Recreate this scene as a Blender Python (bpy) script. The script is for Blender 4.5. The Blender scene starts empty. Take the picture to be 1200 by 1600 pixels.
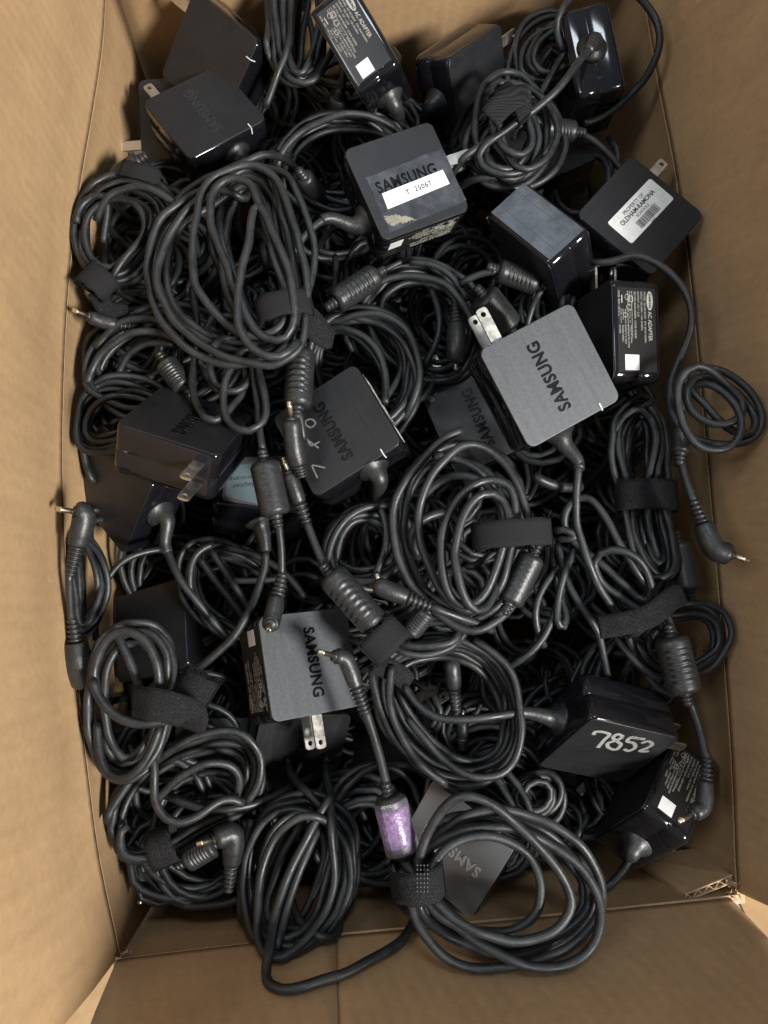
import bpy, math, random
import numpy as np
from mathutils import Matrix, Vector, Euler
S = 0.01            # everything below is written in centimetres
random.seed(7); RNG = np.random.default_rng(11)
sc = bpy.context.scene; COL = sc.collection
# ------------------------------------------------------------------ camera
F, H, YAW = 1200.0, 46.0, .073
_n = np.array([(520-600)/F, -(966-800)/F, -1.0]); _n /= np.linalg.norm(_n); _z = -_n
_x = np.array([1., 0, 0]); _x -= _x.dot(_z)*_z; _x /= np.linalg.norm(_x); _y = np.cross(_z, _x)
_c, _s = math.cos(YAW), math.sin(YAW)
RC = np.array([_c*_x+_s*_y, -_s*_x+_c*_y, _z])
cd = bpy.data.cameras.new('camera'); cam = bpy.data.objects.new('camera', cd); COL.objects.link(cam)
cd.sensor_fit = 'VERTICAL'; cd.sensor_height = 36; cd.sensor_width = 27; cd.lens = F/1600*36
cd.clip_start = .01; cd.clip_end = 50
M = Matrix([list(r) for r in RC]).to_4x4(); M.translation = (0, 0, H*S); cam.matrix_world = M
sc.camera = cam
def at(px, py, z):
    d = RC @ np.array([(px-600)/F, -(py-800)/F, -1.0]); t = (z-H)/d[2]
    return np.array([0, 0, H])+t*d
# ------------------------------------------------------------------ light (indoor ceiling lamp, added fill and reflection panels)
w = bpy.data.worlds.new("World"); sc.world = w; w.use_nodes = True
w.node_tree.nodes['Background'].inputs[0].default_value = (.86, .93, 1, 1)
w.node_tree.nodes['Background'].inputs[1].default_value = .225
def lamp(name, loc, tgt, sx, sy, power, col):
    l = bpy.data.lights.new(name, 'AREA'); l.shape = 'RECTANGLE'; l.size = sx; l.size_y = sy; l.energy = power; l.color = col
    o = bpy.data.objects.new(name, l); COL.objects.link(o); o.location = loc
    o.rotation_euler = (Vector(tgt)-Vector(loc)).to_track_quat('-Z', 'Y').to_euler()
lamp('ceiling_or_fill_lamp', (1.20, -.88, 1.72), (0, .08, 0), .46, .36, 116, (1, .975, .92))
lamp('ceiling_or_fill_lamp', (.16, 1.14, 1.95), (0, .08, 0), .5, .34, 10, (.82, .91, 1))  # added cool panel standing in for a window mirrored in the glossy charger
lamp('ceiling_or_fill_lamp', (-1.0, 2.3, 1.7), (0, .08, 0), .6, .6, 1.1, (.72, .86, 1))  # added panel, placed for the bluish reflection in the taped charger
lamp('ceiling_or_fill_lamp', (-1.35, .25, 1.9), (0, .08, 0), .6, .6, 12, (.92, .96, 1))  # added fill lamp, lifts the right flap and the cord highlights
sc.view_settings.view_transform = 'Standard'; sc.view_settings.look = 'None'
sc.view_settings.exposure = 0; sc.view_settings.gamma = 1
try: sc.cycles.max_bounces = 8; sc.cycles.transparent_max_bounces = 8
except Exception: pass
# ------------------------------------------------------------------ materials
def mat(name, col, rough=.5, metal=0, spec=.5, noise=None, bump=None, coat=0, alpha=1, trans=0, var=0, stretch=None, rnoise=0, extra=None):
    """noise=(scale, darkcol mix, strength)  bump=(scale, strength)"""
    m = bpy.data.materials.new(name); m.use_nodes = True; nt = m.node_tree; N = nt.nodes; L = nt.links
    b = N['Principled BSDF']; b.inputs['Base Color'].default_value = (*col, 1); b.inputs['Roughness'].default_value = rough
    b.inputs['Metallic'].default_value = metal; b.inputs['Specular IOR Level'].default_value = spec
    b.inputs['Coat Weight'].default_value = coat; b.inputs['Coat Roughness'].default_value = .08
    b.inputs['Alpha'].default_value = alpha; b.inputs['Transmission Weight'].default_value = trans
    tc = N.new('ShaderNodeTexCoord'); mp = N.new('ShaderNodeMapping'); L.new(tc.outputs['Object'], mp.inputs[0])
    if stretch: mp.inputs['Scale'].default_value = stretch
    last = None
    if noise:
        sc_, c2, st = noise
        n = N.new('ShaderNodeTexNoise'); n.inputs['Scale'].default_value = sc_; n.inputs['Detail'].default_value = 8; n.inputs['Roughness'].default_value = .65
        L.new(mp.outputs[0], n.inputs[0])
        r = N.new('ShaderNodeValToRGB'); r.color_ramp.elements[0].position = .38; r.color_ramp.elements[1].position = .68
        L.new(n.outputs[0], r.inputs[0])
        mx = N.new('ShaderNodeMix'); mx.data_type = 'RGBA'; mx.inputs[6].default_value = (*col, 1); mx.inputs[7].default_value = (*c2, 1)
        mu = N.new('ShaderNodeMath'); mu.operation = 'MULTIPLY'; mu.inputs[1].default_value = st
        L.new(r.outputs[0], mu.inputs[0]); L.new(mu.outputs[0], mx.inputs[0]); last = mx.outputs[2]
        if rnoise:
            ma = N.new('ShaderNodeMath'); ma.operation = 'MULTIPLY_ADD'; ma.inputs[1].default_value = rnoise; ma.inputs[2].default_value = rough
            L.new(r.outputs[0], ma.inputs[0]); L.new(ma.outputs[0], b.inputs['Roughness'])
    if var:
        oi = N.new('ShaderNodeObjectInfo'); hs = N.new('ShaderNodeHueSaturation')
        mr = N.new('ShaderNodeMapRange'); mr.inputs['To Min'].default_value = 1-var; mr.inputs['To Max'].default_value = 1+var
        L.new(oi.outputs['Random'], mr.inputs[0]); L.new(mr.outputs[0], hs.inputs['Value'])
        if last: L.new(last, hs.inputs['Color'])
        else: hs.inputs['Color'].default_value = (*col, 1)
        last = hs.outputs[0]
    if last: L.new(last, b.inputs['Base Color'])
    if bump:
        n2 = N.new('ShaderNodeTexNoise'); n2.inputs['Scale'].default_value = bump[0]; n2.inputs['Detail'].default_value = 5
        L.new(mp.outputs[0], n2.inputs[0])
        bp = N.new('ShaderNodeBump'); bp.inputs['Strength'].default_value = bump[1]; bp.inputs['Distance'].default_value = .0006
        L.new(n2.outputs[0], bp.inputs['Height']); L.new(bp.outputs[0], b.inputs['Normal'])
    if extra: extra(nt, b, tc)
    return m
def scratches(nt, b, tc):
    N, L = nt.nodes, nt.links
    v = N.new('ShaderNodeTexNoise'); v.inputs['Scale'].default_value = 60; v.inputs['Detail'].default_value = 3
    mp = N.new('ShaderNodeMapping'); mp.inputs['Scale'].default_value = (1, 9, 4); mp.inputs['Rotation'].default_value = (.3, .4, .6)
    L.new(tc.outputs['Object'], mp.inputs[0]); L.new(mp.outputs[0], v.inputs[0])
    r = N.new('ShaderNodeValToRGB'); r.color_ramp.elements[0].position = .66; r.color_ramp.elements[1].position = .74
    r.color_ramp.elements[0].color = (.09, .09, .09, 1); r.color_ramp.elements[1].color = (.42, .42, .42, 1)
    L.new(v.outputs[0], r.inputs[0]); L.new(r.outputs[0], b.inputs['Roughness'])
def brushed(nt, b, tc):
    N, L = nt.nodes, nt.links
    v = N.new('ShaderNodeTexNoise'); v.inputs['Scale'].default_value = 90; v.inputs['Detail'].default_value = 6
    mp = N.new('ShaderNodeMapping'); mp.inputs['Scale'].default_value = (.8, 60, 1)
    L.new(tc.outputs['Object'], mp.inputs[0]); L.new(mp.outputs[0], v.inputs[0])
    dust(nt, b, tc, 1500, (.3, .3, .3), .35, .68)
    # long fine scratches
    s1 = N.new('ShaderNodeTexNoise'); s1.inputs['Scale'].default_value = 14; s1.inputs['Detail'].default_value = 8
    m1 = N.new('ShaderNodeMapping'); m1.inputs['Scale'].default_value = (2, 26, 1); m1.inputs['Rotation'].default_value = (0, 0, .9); L.new(tc.outputs['Object'], m1.inputs[0]); L.new(m1.outputs[0], s1.inputs[0])
    r1 = N.new('ShaderNodeMapRange'); r1.inputs['From Min'].default_value = .35; r1.inputs['From Max'].default_value = .7; r1.inputs['To Min'].default_value = .37; r1.inputs['To Max'].default_value = .46; L.new(s1.outputs[0], r1.inputs[0]); L.new(r1.outputs[0], b.inputs['Roughness'])
    bp = N.new('ShaderNodeBump'); bp.inputs['Strength'].default_value = .35; bp.inputs['Distance'].default_value = .0002
    L.new(v.outputs[0], bp.inputs['Height']); L.new(bp.outputs[0], b.inputs['Normal'])
def weave_x(nt, b, tc):
    N, L = nt.nodes, nt.links; hs = []
    for rot in ((0, 0, .35), (0, 0, .35+math.pi/2)):
        wv = N.new('ShaderNodeTexWave'); wv.inputs['Scale'].default_value = 420; wv.inputs['Distortion'].default_value = 1.2; wv.inputs['Detail'].default_value = 1
        mp = N.new('ShaderNodeMapping'); mp.inputs['Rotation'].default_value = rot; L.new(tc.outputs['Object'], mp.inputs[0]); L.new(mp.outputs[0], wv.inputs[0]); hs.append(wv)
    mx = N.new('ShaderNodeMath'); mx.operation = 'MULTIPLY'; L.new(hs[0].outputs[1], mx.inputs[0]); L.new(hs[1].outputs[1], mx.inputs[1])
    bp = N.new('ShaderNodeBump'); bp.inputs['Strength'].default_value = .7; bp.inputs['Distance'].default_value = .0004; L.new(mx.outputs[0], bp.inputs['Height']); L.new(bp.outputs[0], b.inputs['Normal'])
    cr = N.new('ShaderNodeMix'); cr.data_type = 'RGBA'; cr.inputs[6].default_value = (.008, .008, .009, 1); cr.inputs[7].default_value = (.035, .035, .036, 1); L.new(mx.outputs[0], cr.inputs[0]); L.new(cr.outputs[2], b.inputs['Base Color'])
def dust(nt, b, tc, scale, col, amt, lo=.66):
    N, L = nt.nodes, nt.links; sk = b.inputs['Base Color']; src = sk.links[0].from_socket if sk.links else None
    n = N.new('ShaderNodeTexNoise'); n.inputs['Scale'].default_value = scale; n.inputs['Detail'].default_value = 2; L.new(tc.outputs['Object'], n.inputs[0])
    big = N.new('ShaderNodeTexNoise'); big.inputs['Scale'].default_value = scale*.06; L.new(tc.outputs['Object'], big.inputs[0])
    r = N.new('ShaderNodeValToRGB'); r.color_ramp.elements[0].position = lo; r.color_ramp.elements[1].position = lo+.05; L.new(n.outputs[0], r.inputs[0])
    m = N.new('ShaderNodeMath'); m.operation = 'MULTIPLY'; L.new(r.outputs[0], m.inputs[0]); L.new(big.outputs[0], m.inputs[1])
    m2 = N.new('ShaderNodeMath'); m2.operation = 'MULTIPLY'; m2.inputs[1].default_value = amt; L.new(m.outputs[0], m2.inputs[0])
    mx = N.new('ShaderNodeMix'); mx.data_type = 'RGBA'; mx.inputs[7].default_value = (*col, 1); L.new(m2.outputs[0], mx.inputs[0])
    if src: L.new(src, mx.inputs[6])
    else: mx.inputs[6].default_value = sk.default_value
    L.new(mx.outputs[2], sk)
def card(nt, b, tc):
    N, L = nt.nodes, nt.links
    fib = N.new('ShaderNodeTexNoise'); fib.inputs['Scale'].default_value = 220; fib.inputs['Detail'].default_value = 6
    big = N.new('ShaderNodeTexNoise'); big.inputs['Scale'].default_value = 14; big.inputs['Detail'].default_value = 7; big.inputs['Roughness'].default_value = .6
    L.new(tc.outputs['Object'], fib.inputs[0]); L.new(tc.outputs['Object'], big.inputs[0])
    mx = N.new('ShaderNodeMix'); mx.data_type = 'RGBA'; mx.inputs[6].default_value = (.43, .283, .150, 1); mx.inputs[7].default_value = (.30, .19, .098, 1)
    a = N.new('ShaderNodeMath'); a.operation = 'MULTIPLY_ADD'; a.inputs[1].default_value = .75
    L.new(fib.outputs[0], a.inputs[0]); 
    r = N.new('ShaderNodeMapRange'); r.inputs['From Min'].default_value = .3; r.inputs['From Max'].default_value = .7; r.inputs['To Min'].default_value = -.1; r.inputs['To Max'].default_value = .3
    L.new(big.outputs[0], r.inputs[0]); L.new(r.outputs[0], a.inputs[2]); L.new(a.outputs[0], mx.inputs[0])
    md = N.new('ShaderNodeTexNoise'); md.inputs['Scale'].default_value = 55; md.inputs['Detail'].default_value = 5
    m3 = N.new('ShaderNodeMapping'); m3.inputs['Scale'].default_value = (1.3, 1.3, .5); L.new(tc.outputs['Object'], m3.inputs[0]); L.new(m3.outputs[0], md.inputs[0])
    r3 = N.new('ShaderNodeMapRange'); r3.inputs['From Min'].default_value = .3; r3.inputs['From Max'].default_value = .7; r3.inputs['To Min'].default_value = .94; r3.inputs['To Max'].default_value = 1.05
    L.new(md.outputs[0], r3.inputs[0]); hv = N.new('ShaderNodeHueSaturation'); L.new(mx.outputs[2], hv.inputs['Color']); L.new(r3.outputs[0], hv.inputs['Value'])
    sc1 = N.new('ShaderNodeTexNoise'); sc1.inputs['Scale'].default_value = 30; sc1.inputs['Detail'].default_value = 9; sc1.inputs['Roughness'].default_value = .75
    m4 = N.new('ShaderNodeMapping'); m4.inputs['Scale'].default_value = (2.5, 2.5, .35); m4.inputs['Rotation'].default_value = (.25, .1, 0); L.new(tc.outputs['Object'], m4.inputs[0]); L.new(m4.outputs[0], sc1.inputs[0])
    r4 = N.new('ShaderNodeValToRGB'); r4.color_ramp.elements[0].position = .63; r4.color_ramp.elements[1].position = .72; L.new(sc1.outputs[0], r4.inputs[0])
    m5 = N.new('ShaderNodeMath'); m5.operation = 'MULTIPLY'; m5.inputs[1].default_value = .35; L.new(r4.outputs[0], m5.inputs[0])
    mx2 = N.new('ShaderNodeMix'); mx2.data_type = 'RGBA'; mx2.inputs[7].default_value = (.56, .42, .27, 1); L.new(m5.outputs[0], mx2.inputs[0]); L.new(hv.outputs[0], mx2.inputs[6])
    L.new(mx2.outputs[2], b.inputs['Base Color'])
    # corrugation just showing through the liner
    wv = N.new('ShaderNodeTexWave'); wv.wave_type = 'BANDS'; wv.bands_direction = 'DIAGONAL'; wv.inputs['Scale'].default_value = 75; wv.inputs['Distortion'].default_value = .6
    mp = N.new('ShaderNodeMapping'); mp.inputs['Scale'].default_value = (1, 1, 0)
    L.new(tc.outputs['Object'], mp.inputs[0]); L.new(mp.outputs[0], wv.inputs[0])
    ad = N.new('ShaderNodeMath'); ad.operation = 'MULTIPLY_ADD'; ad.inputs[1].default_value = .11
    L.new(wv.outputs[1], ad.inputs[0]); L.new(big.outputs[0], ad.inputs[2])
    bp = N.new('ShaderNodeBump'); bp.inputs['Strength'].default_value = .3; bp.inputs['Distance'].default_value = .003
    L.new(ad.outputs[0], bp.inputs['Height']); L.new(bp.outputs[0], b.inputs['Normal'])
MT = dict(
    card=mat('kraft_cardboard', (.4, .27, .14), .78, spec=.25, extra=card),
    edge=mat('cut_cardboard_edge', (.45, .32, .20), .9, noise=(300, (.30, .20, .12), .6), bump=(300, .6)),
    gloss=mat('gloss_black_plastic', (.006, .006, .008), .1, spec=.55, extra=scratches),
    top_dark=mat('dark_brushed_plastic', (.009, .010, .012), .38, spec=.42, noise=(45, (.02, .02, .021), .5), rnoise=.18, extra=brushed),
    top_sheen_pale=mat('brushed_plastic_sheen_pale', (.15, .155, .16), .42, metal=.25, noise=(500, (.2, .2, .21), .5), extra=brushed),  # plate lightened further in colour to offset the shade over the lowest charger
    top_sheen=mat('brushed_plastic_sheen', (.066, .071, .078), .40, metal=.25, noise=(500, (.11, .115, .12), .5), extra=brushed),  # sheen of reflected light put into the colour of the dark plate
    rubber=mat('cord_rubber', (.0095, .011, .0125), .40, spec=.5, noise=(110, (.024, .026, .027), .5), bump=(350, .2), var=.3, rnoise=.25, extra=lambda nt, b, tc: dust(nt, b, tc, 900, (.10, .10, .095), .4, .64)),
    rubber2=mat('moulded_rubber', (.011, .0125, .014), .42, spec=.5, noise=(180, (.034, .034, .032), .5), bump=(500, .35), var=.2, extra=lambda nt, b, tc: dust(nt, b, tc, 900, (.12, .12, .11), .4, .64)),
    velcro=mat('hook_and_loop_fabric', (.006, .006, .007), .95, spec=.1, noise=(1500, (.026, .026, .027), .7), bump=(900, 1), extra=lambda nt, b, tc: dust(nt, b, tc, 2500, (.10, .10, .10), .7, .6)),
    weave=mat('woven_strap_fabric', (.012, .012, .013), .85, spec=.2, noise=(1300, (.045, .045, .045), .7), extra=weave_x),
    metal=mat('nickel_plated_metal', (.72, .70, .66), .28, metal=1, noise=(200, (.45, .43, .40), .6), rnoise=.2),
    brass=mat('pale_brass_metal', (.75, .66, .5), .3, metal=1),
    dark=mat('black_insulator', (.01, .01, .01), .6),
    ink=mat('grey_label_print', (.34, .33, .29), .6),
    label=mat('black_label_film', (.012, .012, .013), .3, spec=.5),
    letter=mat('embossed_letter_black', (.004, .004, .005), .3, spec=.3),
    letter4=mat('embossed_letter_soft', (.02, .021, .024), .38),
    letter2=mat('embossed_letter_grey', (.05, .052, .058), .3),
    letter_glint=mat('embossed_letter_glint', (.5, .5, .5), .35, metal=.5),  # highlight on the raised letters put into their colour
    paper=mat('white_label_paper', (.66, .67, .66), .55, noise=(160, (.45, .44, .40), .35)),
    blackink=mat('black_print', (.02, .02, .02), .6),
    teal=mat('teal_label_paper', (.08, .24, .235), .5),
    marker=mat('silver_marker_ink', (.30, .30, .285), .6, noise=(700, (.12, .12, .11), .7)),
    tape=mat('clear_tape', (.022, .026, .034), .14, spec=.9, coat=.8, noise=(70, (.10, .105, .11), .6), bump=(70, .5), extra=None),
    clear=mat('clear_sleeve', (.5, .45, .55), .08, alpha=.16, coat=1, spec=.8),
    purple=mat('purple_shrink_wrap', (.035, .02, .07), .3, noise=(420, (.30, .14, .36), 1), bump=(220, 1)),
    ridge=mat('tape_ridge', (.07, .08, .09), .3),
    worn=mat('worn_marker_ink', (.2, .2, .185), .6, noise=(600, (.03, .03, .03), .8)),
    stitch=mat('stitch_thread', (.08, .08, .08), .6),
    torn=mat('torn_paper', (.16, .15, .12), .5, noise=(200, (.30, .285, .24), .7)),
    led=mat('white_light_slot', (.6, .62, .65), .4),
)
# ------------------------------------------------------------------ mesh building
def lk(name, me, parent=None):
    o = bpy.data.objects.new(name, me); COL.objects.link(o)
    if parent: o.parent = parent
    return o
def mesh(name, V, Fc, m, parent=None, smooth=False, world=True, loc=None):
    """V in cm; world=True: world coordinates turned into the thing's own frame"""
    V = np.asarray(V, float)*S
    me = bpy.data.meshes.new(name)
    org = None
    if parent is not None and world:
        Mi = np.array(WM[parent.name_full].inverted()); V = V @ Mi[:3, :3].T+Mi[:3, 3]
    me.from_pydata(V.tolist(), [], Fc); me.materials.append(MT[m])
    if smooth: me.polygons.foreach_set('use_smooth', [True]*len(me.polygons))
    me.update(); o = lk(name, me, parent)
    if parent is not None: WM[o.name_full] = WM[parent.name_full]
    return o
WM = {}
def thing(name, label, cat, mw, group=None):
    o = bpy.data.objects.new(name, None); COL.objects.link(o); o.matrix_world = mw; o.empty_display_size = .01
    o['label'] = label; o['category'] = cat
    if group: o['group'] = group
    WM[o.name_full] = mw.copy()
    return o
def spline(P, step=.35, closed=False):
    P = np.asarray(P, float); n = len(P)
    if closed: Q = np.vstack([P[-1], P, P[0], P[1]]); segs = n
    else: Q = np.vstack([2*P[0]-P[1], P, 2*P[-1]-P[-2]]); segs = n-1
    out = []
    for i in range(segs):
        a, b, c, d = Q[i], Q[i+1], Q[i+2], Q[i+3]
        t0 = 0; t1 = np.linalg.norm(b-a)**.5+1e-6; t2 = t1+np.linalg.norm(c-b)**.5+1e-6; t3 = t2+np.linalg.norm(d-c)**.5+1e-6
        k = max(1, int(np.linalg.norm(c-b)/step))
        t = np.linspace(t1, t2, k, endpoint=False)[:, None]
        A1 = (t1-t)/(t1-t0)*a+(t-t0)/(t1-t0)*b; A2 = (t2-t)/(t2-t1)*b+(t-t1)/(t2-t1)*c; A3 = (t3-t)/(t3-t2)*c+(t-t2)/(t3-t2)*d
        B1 = (t2-t)/(t2-t0)*A1+(t-t0)/(t2-t0)*A2; B2 = (t3-t)/(t3-t1)*A2+(t-t1)/(t3-t1)*A3
        out.append((t2-t)/(t2-t1)*B1+(t-t1)/(t2-t1)*B2)
    out.append(P[:1] if closed else P[-1:])
    return np.vstack(out)
def tube(P, r, sides=10, caps=True):
    P = np.asarray(P, float); n = len(P); r = np.broadcast_to(r, (n,)).astype(float)
    T = np.gradient(P, axis=0); T /= np.linalg.norm(T, axis=1)[:, None]+1e-9
    u = np.cross(T[0], [0, 0, 1.]); 
    if np.linalg.norm(u) < .1: u = np.cross(T[0], [1., 0, 0])
    u /= np.linalg.norm(u); U = [u]
    for i in range(1, n):
        u = U[-1]-T[i]*np.dot(U[-1], T[i]); u /= np.linalg.norm(u)+1e-9; U.append(u)
    U = np.array(U); W = np.cross(T, U)
    a = np.arange(sides)/sides*2*math.pi
    V = P[:, None]+r[:, None, None]*(np.cos(a)[None, :, None]*U[:, None]+np.sin(a)[None, :, None]*W[:, None])
    V = V.reshape(-1, 3); Fc = []
    for i in range(n-1):
        o = i*sides
        for k in range(sides): Fc.append((o+k, o+(k+1) % sides, o+sides+(k+1) % sides, o+sides+k))
    if caps: Fc.append(tuple(range(sides))[::-1]); Fc.append(tuple((n-1)*sides+k for k in range(sides)))
    return V, Fc
class MB:
    def __init__(s): s.V = []; s.F = []
    def add(s, V, Fc):
        o = len(s.V); s.V += [tuple(v) for v in V]; s.F += [tuple(i+o for i in f) for f in Fc]; return s
    def box(s, lo, hi):
        x0, y0, z0 = lo; x1, y1, z1 = hi
        return s.add([(x0, y0, z0), (x1, y0, z0), (x1, y1, z0), (x0, y1, z0), (x0, y0, z1), (x1, y0, z1), (x1, y1, z1), (x0, y1, z1)],
                     [(3, 2, 1, 0), (4, 5, 6, 7), (0, 1, 5, 4), (1, 2, 6, 5), (2, 3, 7, 6), (3, 0, 4, 7)])
def rrect(hx, hy, r, k=5):
    out = []
    for cx, cy, a0 in ((hx-r, hy-r, 0), (-hx+r, hy-r, 90), (-hx+r, -hy+r, 180), (hx-r, -hy+r, 270)):
        for i in range(k+1):
            a = math.radians(a0+90*i/k); out.append((cx+r*math.cos(a), cy+r*math.sin(a)))
    return out
def loft(rings):
    V = []; Fc = []; n = len(rings[0])
    for r in rings: V += r
    for i in range(len(rings)-1):
        for k in range(n): Fc.append((i*n+k, i*n+(k+1) % n, (i+1)*n+(k+1) % n, (i+1)*n+k))
    Fc.append(tuple(range(n))[::-1]); Fc.append(tuple((len(rings)-1)*n+k for k in range(n)))
    return V, Fc
_tx = {}
def text_mesh(body, size, mname, bold=0., ext=.02, spacing=1.0, align='CENTER', scx=1.):
    key = (body, size, mname, bold, ext, spacing, align, scx)
    if key in _tx: return _tx[key]
    c = bpy.data.curves.new('t', 'FONT'); c.body = body; c.size = size*S; c.offset = bold*S; c.extrude = ext*S
    c.align_x = align; c.align_y = 'CENTER'; c.space_character = spacing; c.resolution_u = 3
    o = bpy.data.objects.new('t', c); COL.objects.link(o)
    bpy.context.view_layer.update()
    me = bpy.data.meshes.new_from_object(o.evaluated_get(bpy.context.evaluated_depsgraph_get()))
    bpy.data.objects.remove(o); bpy.data.curves.remove(c)
    if scx != 1: me.transform(Matrix.Diagonal((scx, 1, 1, 1)))
    me.materials.clear(); me.materials.append(MT[mname]); me.name = 'lettering'; _tx[key] = me
    return me
# ------------------------------------------------------------------ the adapter, part by part (own frame: +X blades, -X cord, Z=0 top face)
A, HH = 3.0, 3.1
def body_geo():
    rings = []
    for z, ins in ((-HH, .34), (-HH+.06, .16), (-HH+.2, .04), (-HH+.45, 0), (-1.62, 0), (-1.6, .012), (-1.57, 0), (-.28, 0), (-.16, .02), (-.09, .055), (-.05, .12)):
        rings.append([(x, y, z) for x, y in rrect(A-ins, A-ins, max(.5-ins*.5, .1))])
    return loft(rings)
def plate_geo():
    rings = [[(x, y, z) for x, y in rrect(A-i, A-i, .46)] for z, i in ((-.05, .05), (-.02, .05), (-.003, .07), (0, .1))]
    return loft(rings)
def blade_geo():
    # flat blade along +X with a hole near the tip
    n = 16; prof = []
    L_, W_ = 1.95, .33
    hole = [(L_-.38+.15*math.cos(2*math.pi*k/n), .15*math.sin(2*math.pi*k/n)) for k in range(n)]
    outer = []
    for k in range(n):
        a = 2*math.pi*k/n; c, s_ = math.cos(a), math.sin(a)
        m = max(abs(c)/.36, abs(s_)/W_); x, y = c/m, s_/m
        if abs(x) > .3 and abs(y) > .22: x *= .88 if c > 0 else 1; y *= .92 if c > 0 else 1
        outer.append((L_-.38+x, y))
    V = []; Fc = []
    for z in (-.07, .07):
        V += [(x, y, z) for x, y in outer]+[(x, y, z) for x, y in hole]
    for k in range(n):
        q = (k+1) % n
        Fc += [(k, n+k, n+q, q), (2*n+k, 2*n+q, 3*n+q, 3*n+k), (k, q, 2*n+q, 2*n+k), (n+k, 3*n+k, 3*n+q, n+q)]
    mb = MB(); mb.add(V, Fc); mb.box((-.1, -W_, -.0695), (L_-.7395, W_, .0695))
    return mb.V, mb.F
def rawmesh(name, geo, m, smooth=False):
    V, Fc = geo; me = bpy.data.meshes.new(name); me.from_pydata((np.array(V, float)*S).tolist(), [], Fc)
    me.materials.append(MT[m])
    if smooth: me.polygons.foreach_set('use_smooth', [True]*len(me.polygons))
    me.update(); return me
M_BODY = rawmesh('body', body_geo(), 'gloss', True)
M_PLATE = {k: rawmesh('top_plate', plate_geo(), k) for k in ('top_dark', 'top_sheen', 'top_sheen_pale', 'gloss')}
M_BLADE = rawmesh('prong', blade_geo(), 'metal')
_b = MB().box((-A-.012, -1.75, -.5), (-A+.05, -1.68, -.03)).box((-A+.06, -1.75, -.1), (-A+.42, -1.68, .008)); M_LED = rawmesh('light_slot', (_b.V, _b.F), 'led')
for p in M_BODY.polygons:
    if len(p.vertices) > 4: p.use_smooth = False
def put(name, me, parent, loc=(0, 0, 0), rot=(0, 0, 0)):
    o = lk(name, me, parent); o.location = Vector(loc)*S; o.rotation_euler = [math.radians(a) for a in rot]; return o
def label_parts(t, full=True, film=True):
    """printed rating label on the -Y side; text runs towards -X, its top towards -Z; code patch left blank"""
    y = -A-.012
    if film:
        f = lk('rating_label', rawmesh('rating_label', (lambda b: (b.V, b.F))(MB().box((-2.45, y, -2.75), (2.45, -A+.02, -.3))), 'label'), t)
    else: f = t
    def tx(s, size, u, v, mname='ink', bold=0., al='LEFT', scx=1.):
        # u along reading (from +X), v from the -Z edge downwards
        o = lk('print', text_mesh(s, size, mname, bold, .004, 1, al, scx), f)
        o.location = Vector((2.35-u, y-.006, -2.6+v))*S
        o.rotation_euler = Matrix(((-1, 0, 0), (0, 0, -1), (0, -1, 0))).to_euler()
        return o
    if full:
        # oval emblem
        n = 28; V = [(2.35-.62+.56*math.cos(2*math.pi*k/n), y-.004, -2.38+.2*math.sin(2*math.pi*k/n)) for k in range(n)]
        lk('emblem', rawmesh('emblem', (V, [tuple(range(n))]), 'ink'), f)
        tx('SAMSUNG', .19, .62, .22, 'blackink', .006, 'CENTER'); f.children[-1].location.y -= .0001
        tx('AC ADAPTER', .34, 1.25, .24, 'ink', .004, 'LEFT', .85)
        for i, s in enumerate(('MODEL: AD-4012NHF   P/N: BA44-00289A', 'INPUT: 100-240V~ 1.0A 50-60Hz', 'OUTPUT: 12V = 2.2A', 'SEC P/N: BA44-00289A  CODE: R33030')):
            tx(s, .165, .1, .55+i*.21)
        for i, s in enumerate(('MADE IN CHINA', 'FABRIQUE EN CHINE', 'LISTED I.T.E. 84G7', 'POWER SUPPLY', 'E131875')):
            tx(s, .14, 2.1, 1.45+i*.18)
        tx('N136  REV: 1.0', .17, .1, 2.2)
        for i, s in enumerate(('EFFICIENCY LEVEL V   CAUTION: FOR INDOOR USE ONLY', 'PRI: 100-240V~ 1.0A   SEC: 12V 2.2A   LPS', 'RISK OF ELECTRIC SHOCK  DRY LOCATION')):
            tx(s, .105, .1, 1.42+i*.0 if i < 0 else 1.38+i*.13)
        for i, s in enumerate(('APPROVED LEVEL V', 'N25041  DoC', 'SIP-0401  CLASS II', 'TYPE 12V')):
            tx(s, .11, 1.15, 1.8+i*.14)
        mb = MB()                     # little certification marks
        for cx, cz, r in ((1.9, -.95, .16), (1.3, -1.05, .17), (.85, -.8, .14)):
            P = [(cx+r*math.cos(a), y-.006, cz+r*math.sin(a)) for a in np.linspace(0, 2*math.pi, 15)]
            mb.add(*tube(P, .018, 4))
        mb.box((1.55, y-.01, -.62), (2.0, y, -.56)); mb.box((1.62, y-.01, -1.3), (1.98, y, -1.26)); mb.box((1.62, y-.01, -1.3), (1.65, y, -1.0)); mb.box((1.95, y-.01, -1.3), (1.98, y, -1.0)); mb.box((1.62, y-.01, -1.03), (1.98, y, -.998))
        lk('certification_marks', rawmesh('certification_marks', (mb.V, mb.F), 'ink'), f)
    lk('code_sticker', rawmesh('code_sticker', (lambda b: (b.V, b.F))(MB().box((-2.35, y-.012, -1.62), (-1.45, y, -.72))), 'paper'), f)
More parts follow.
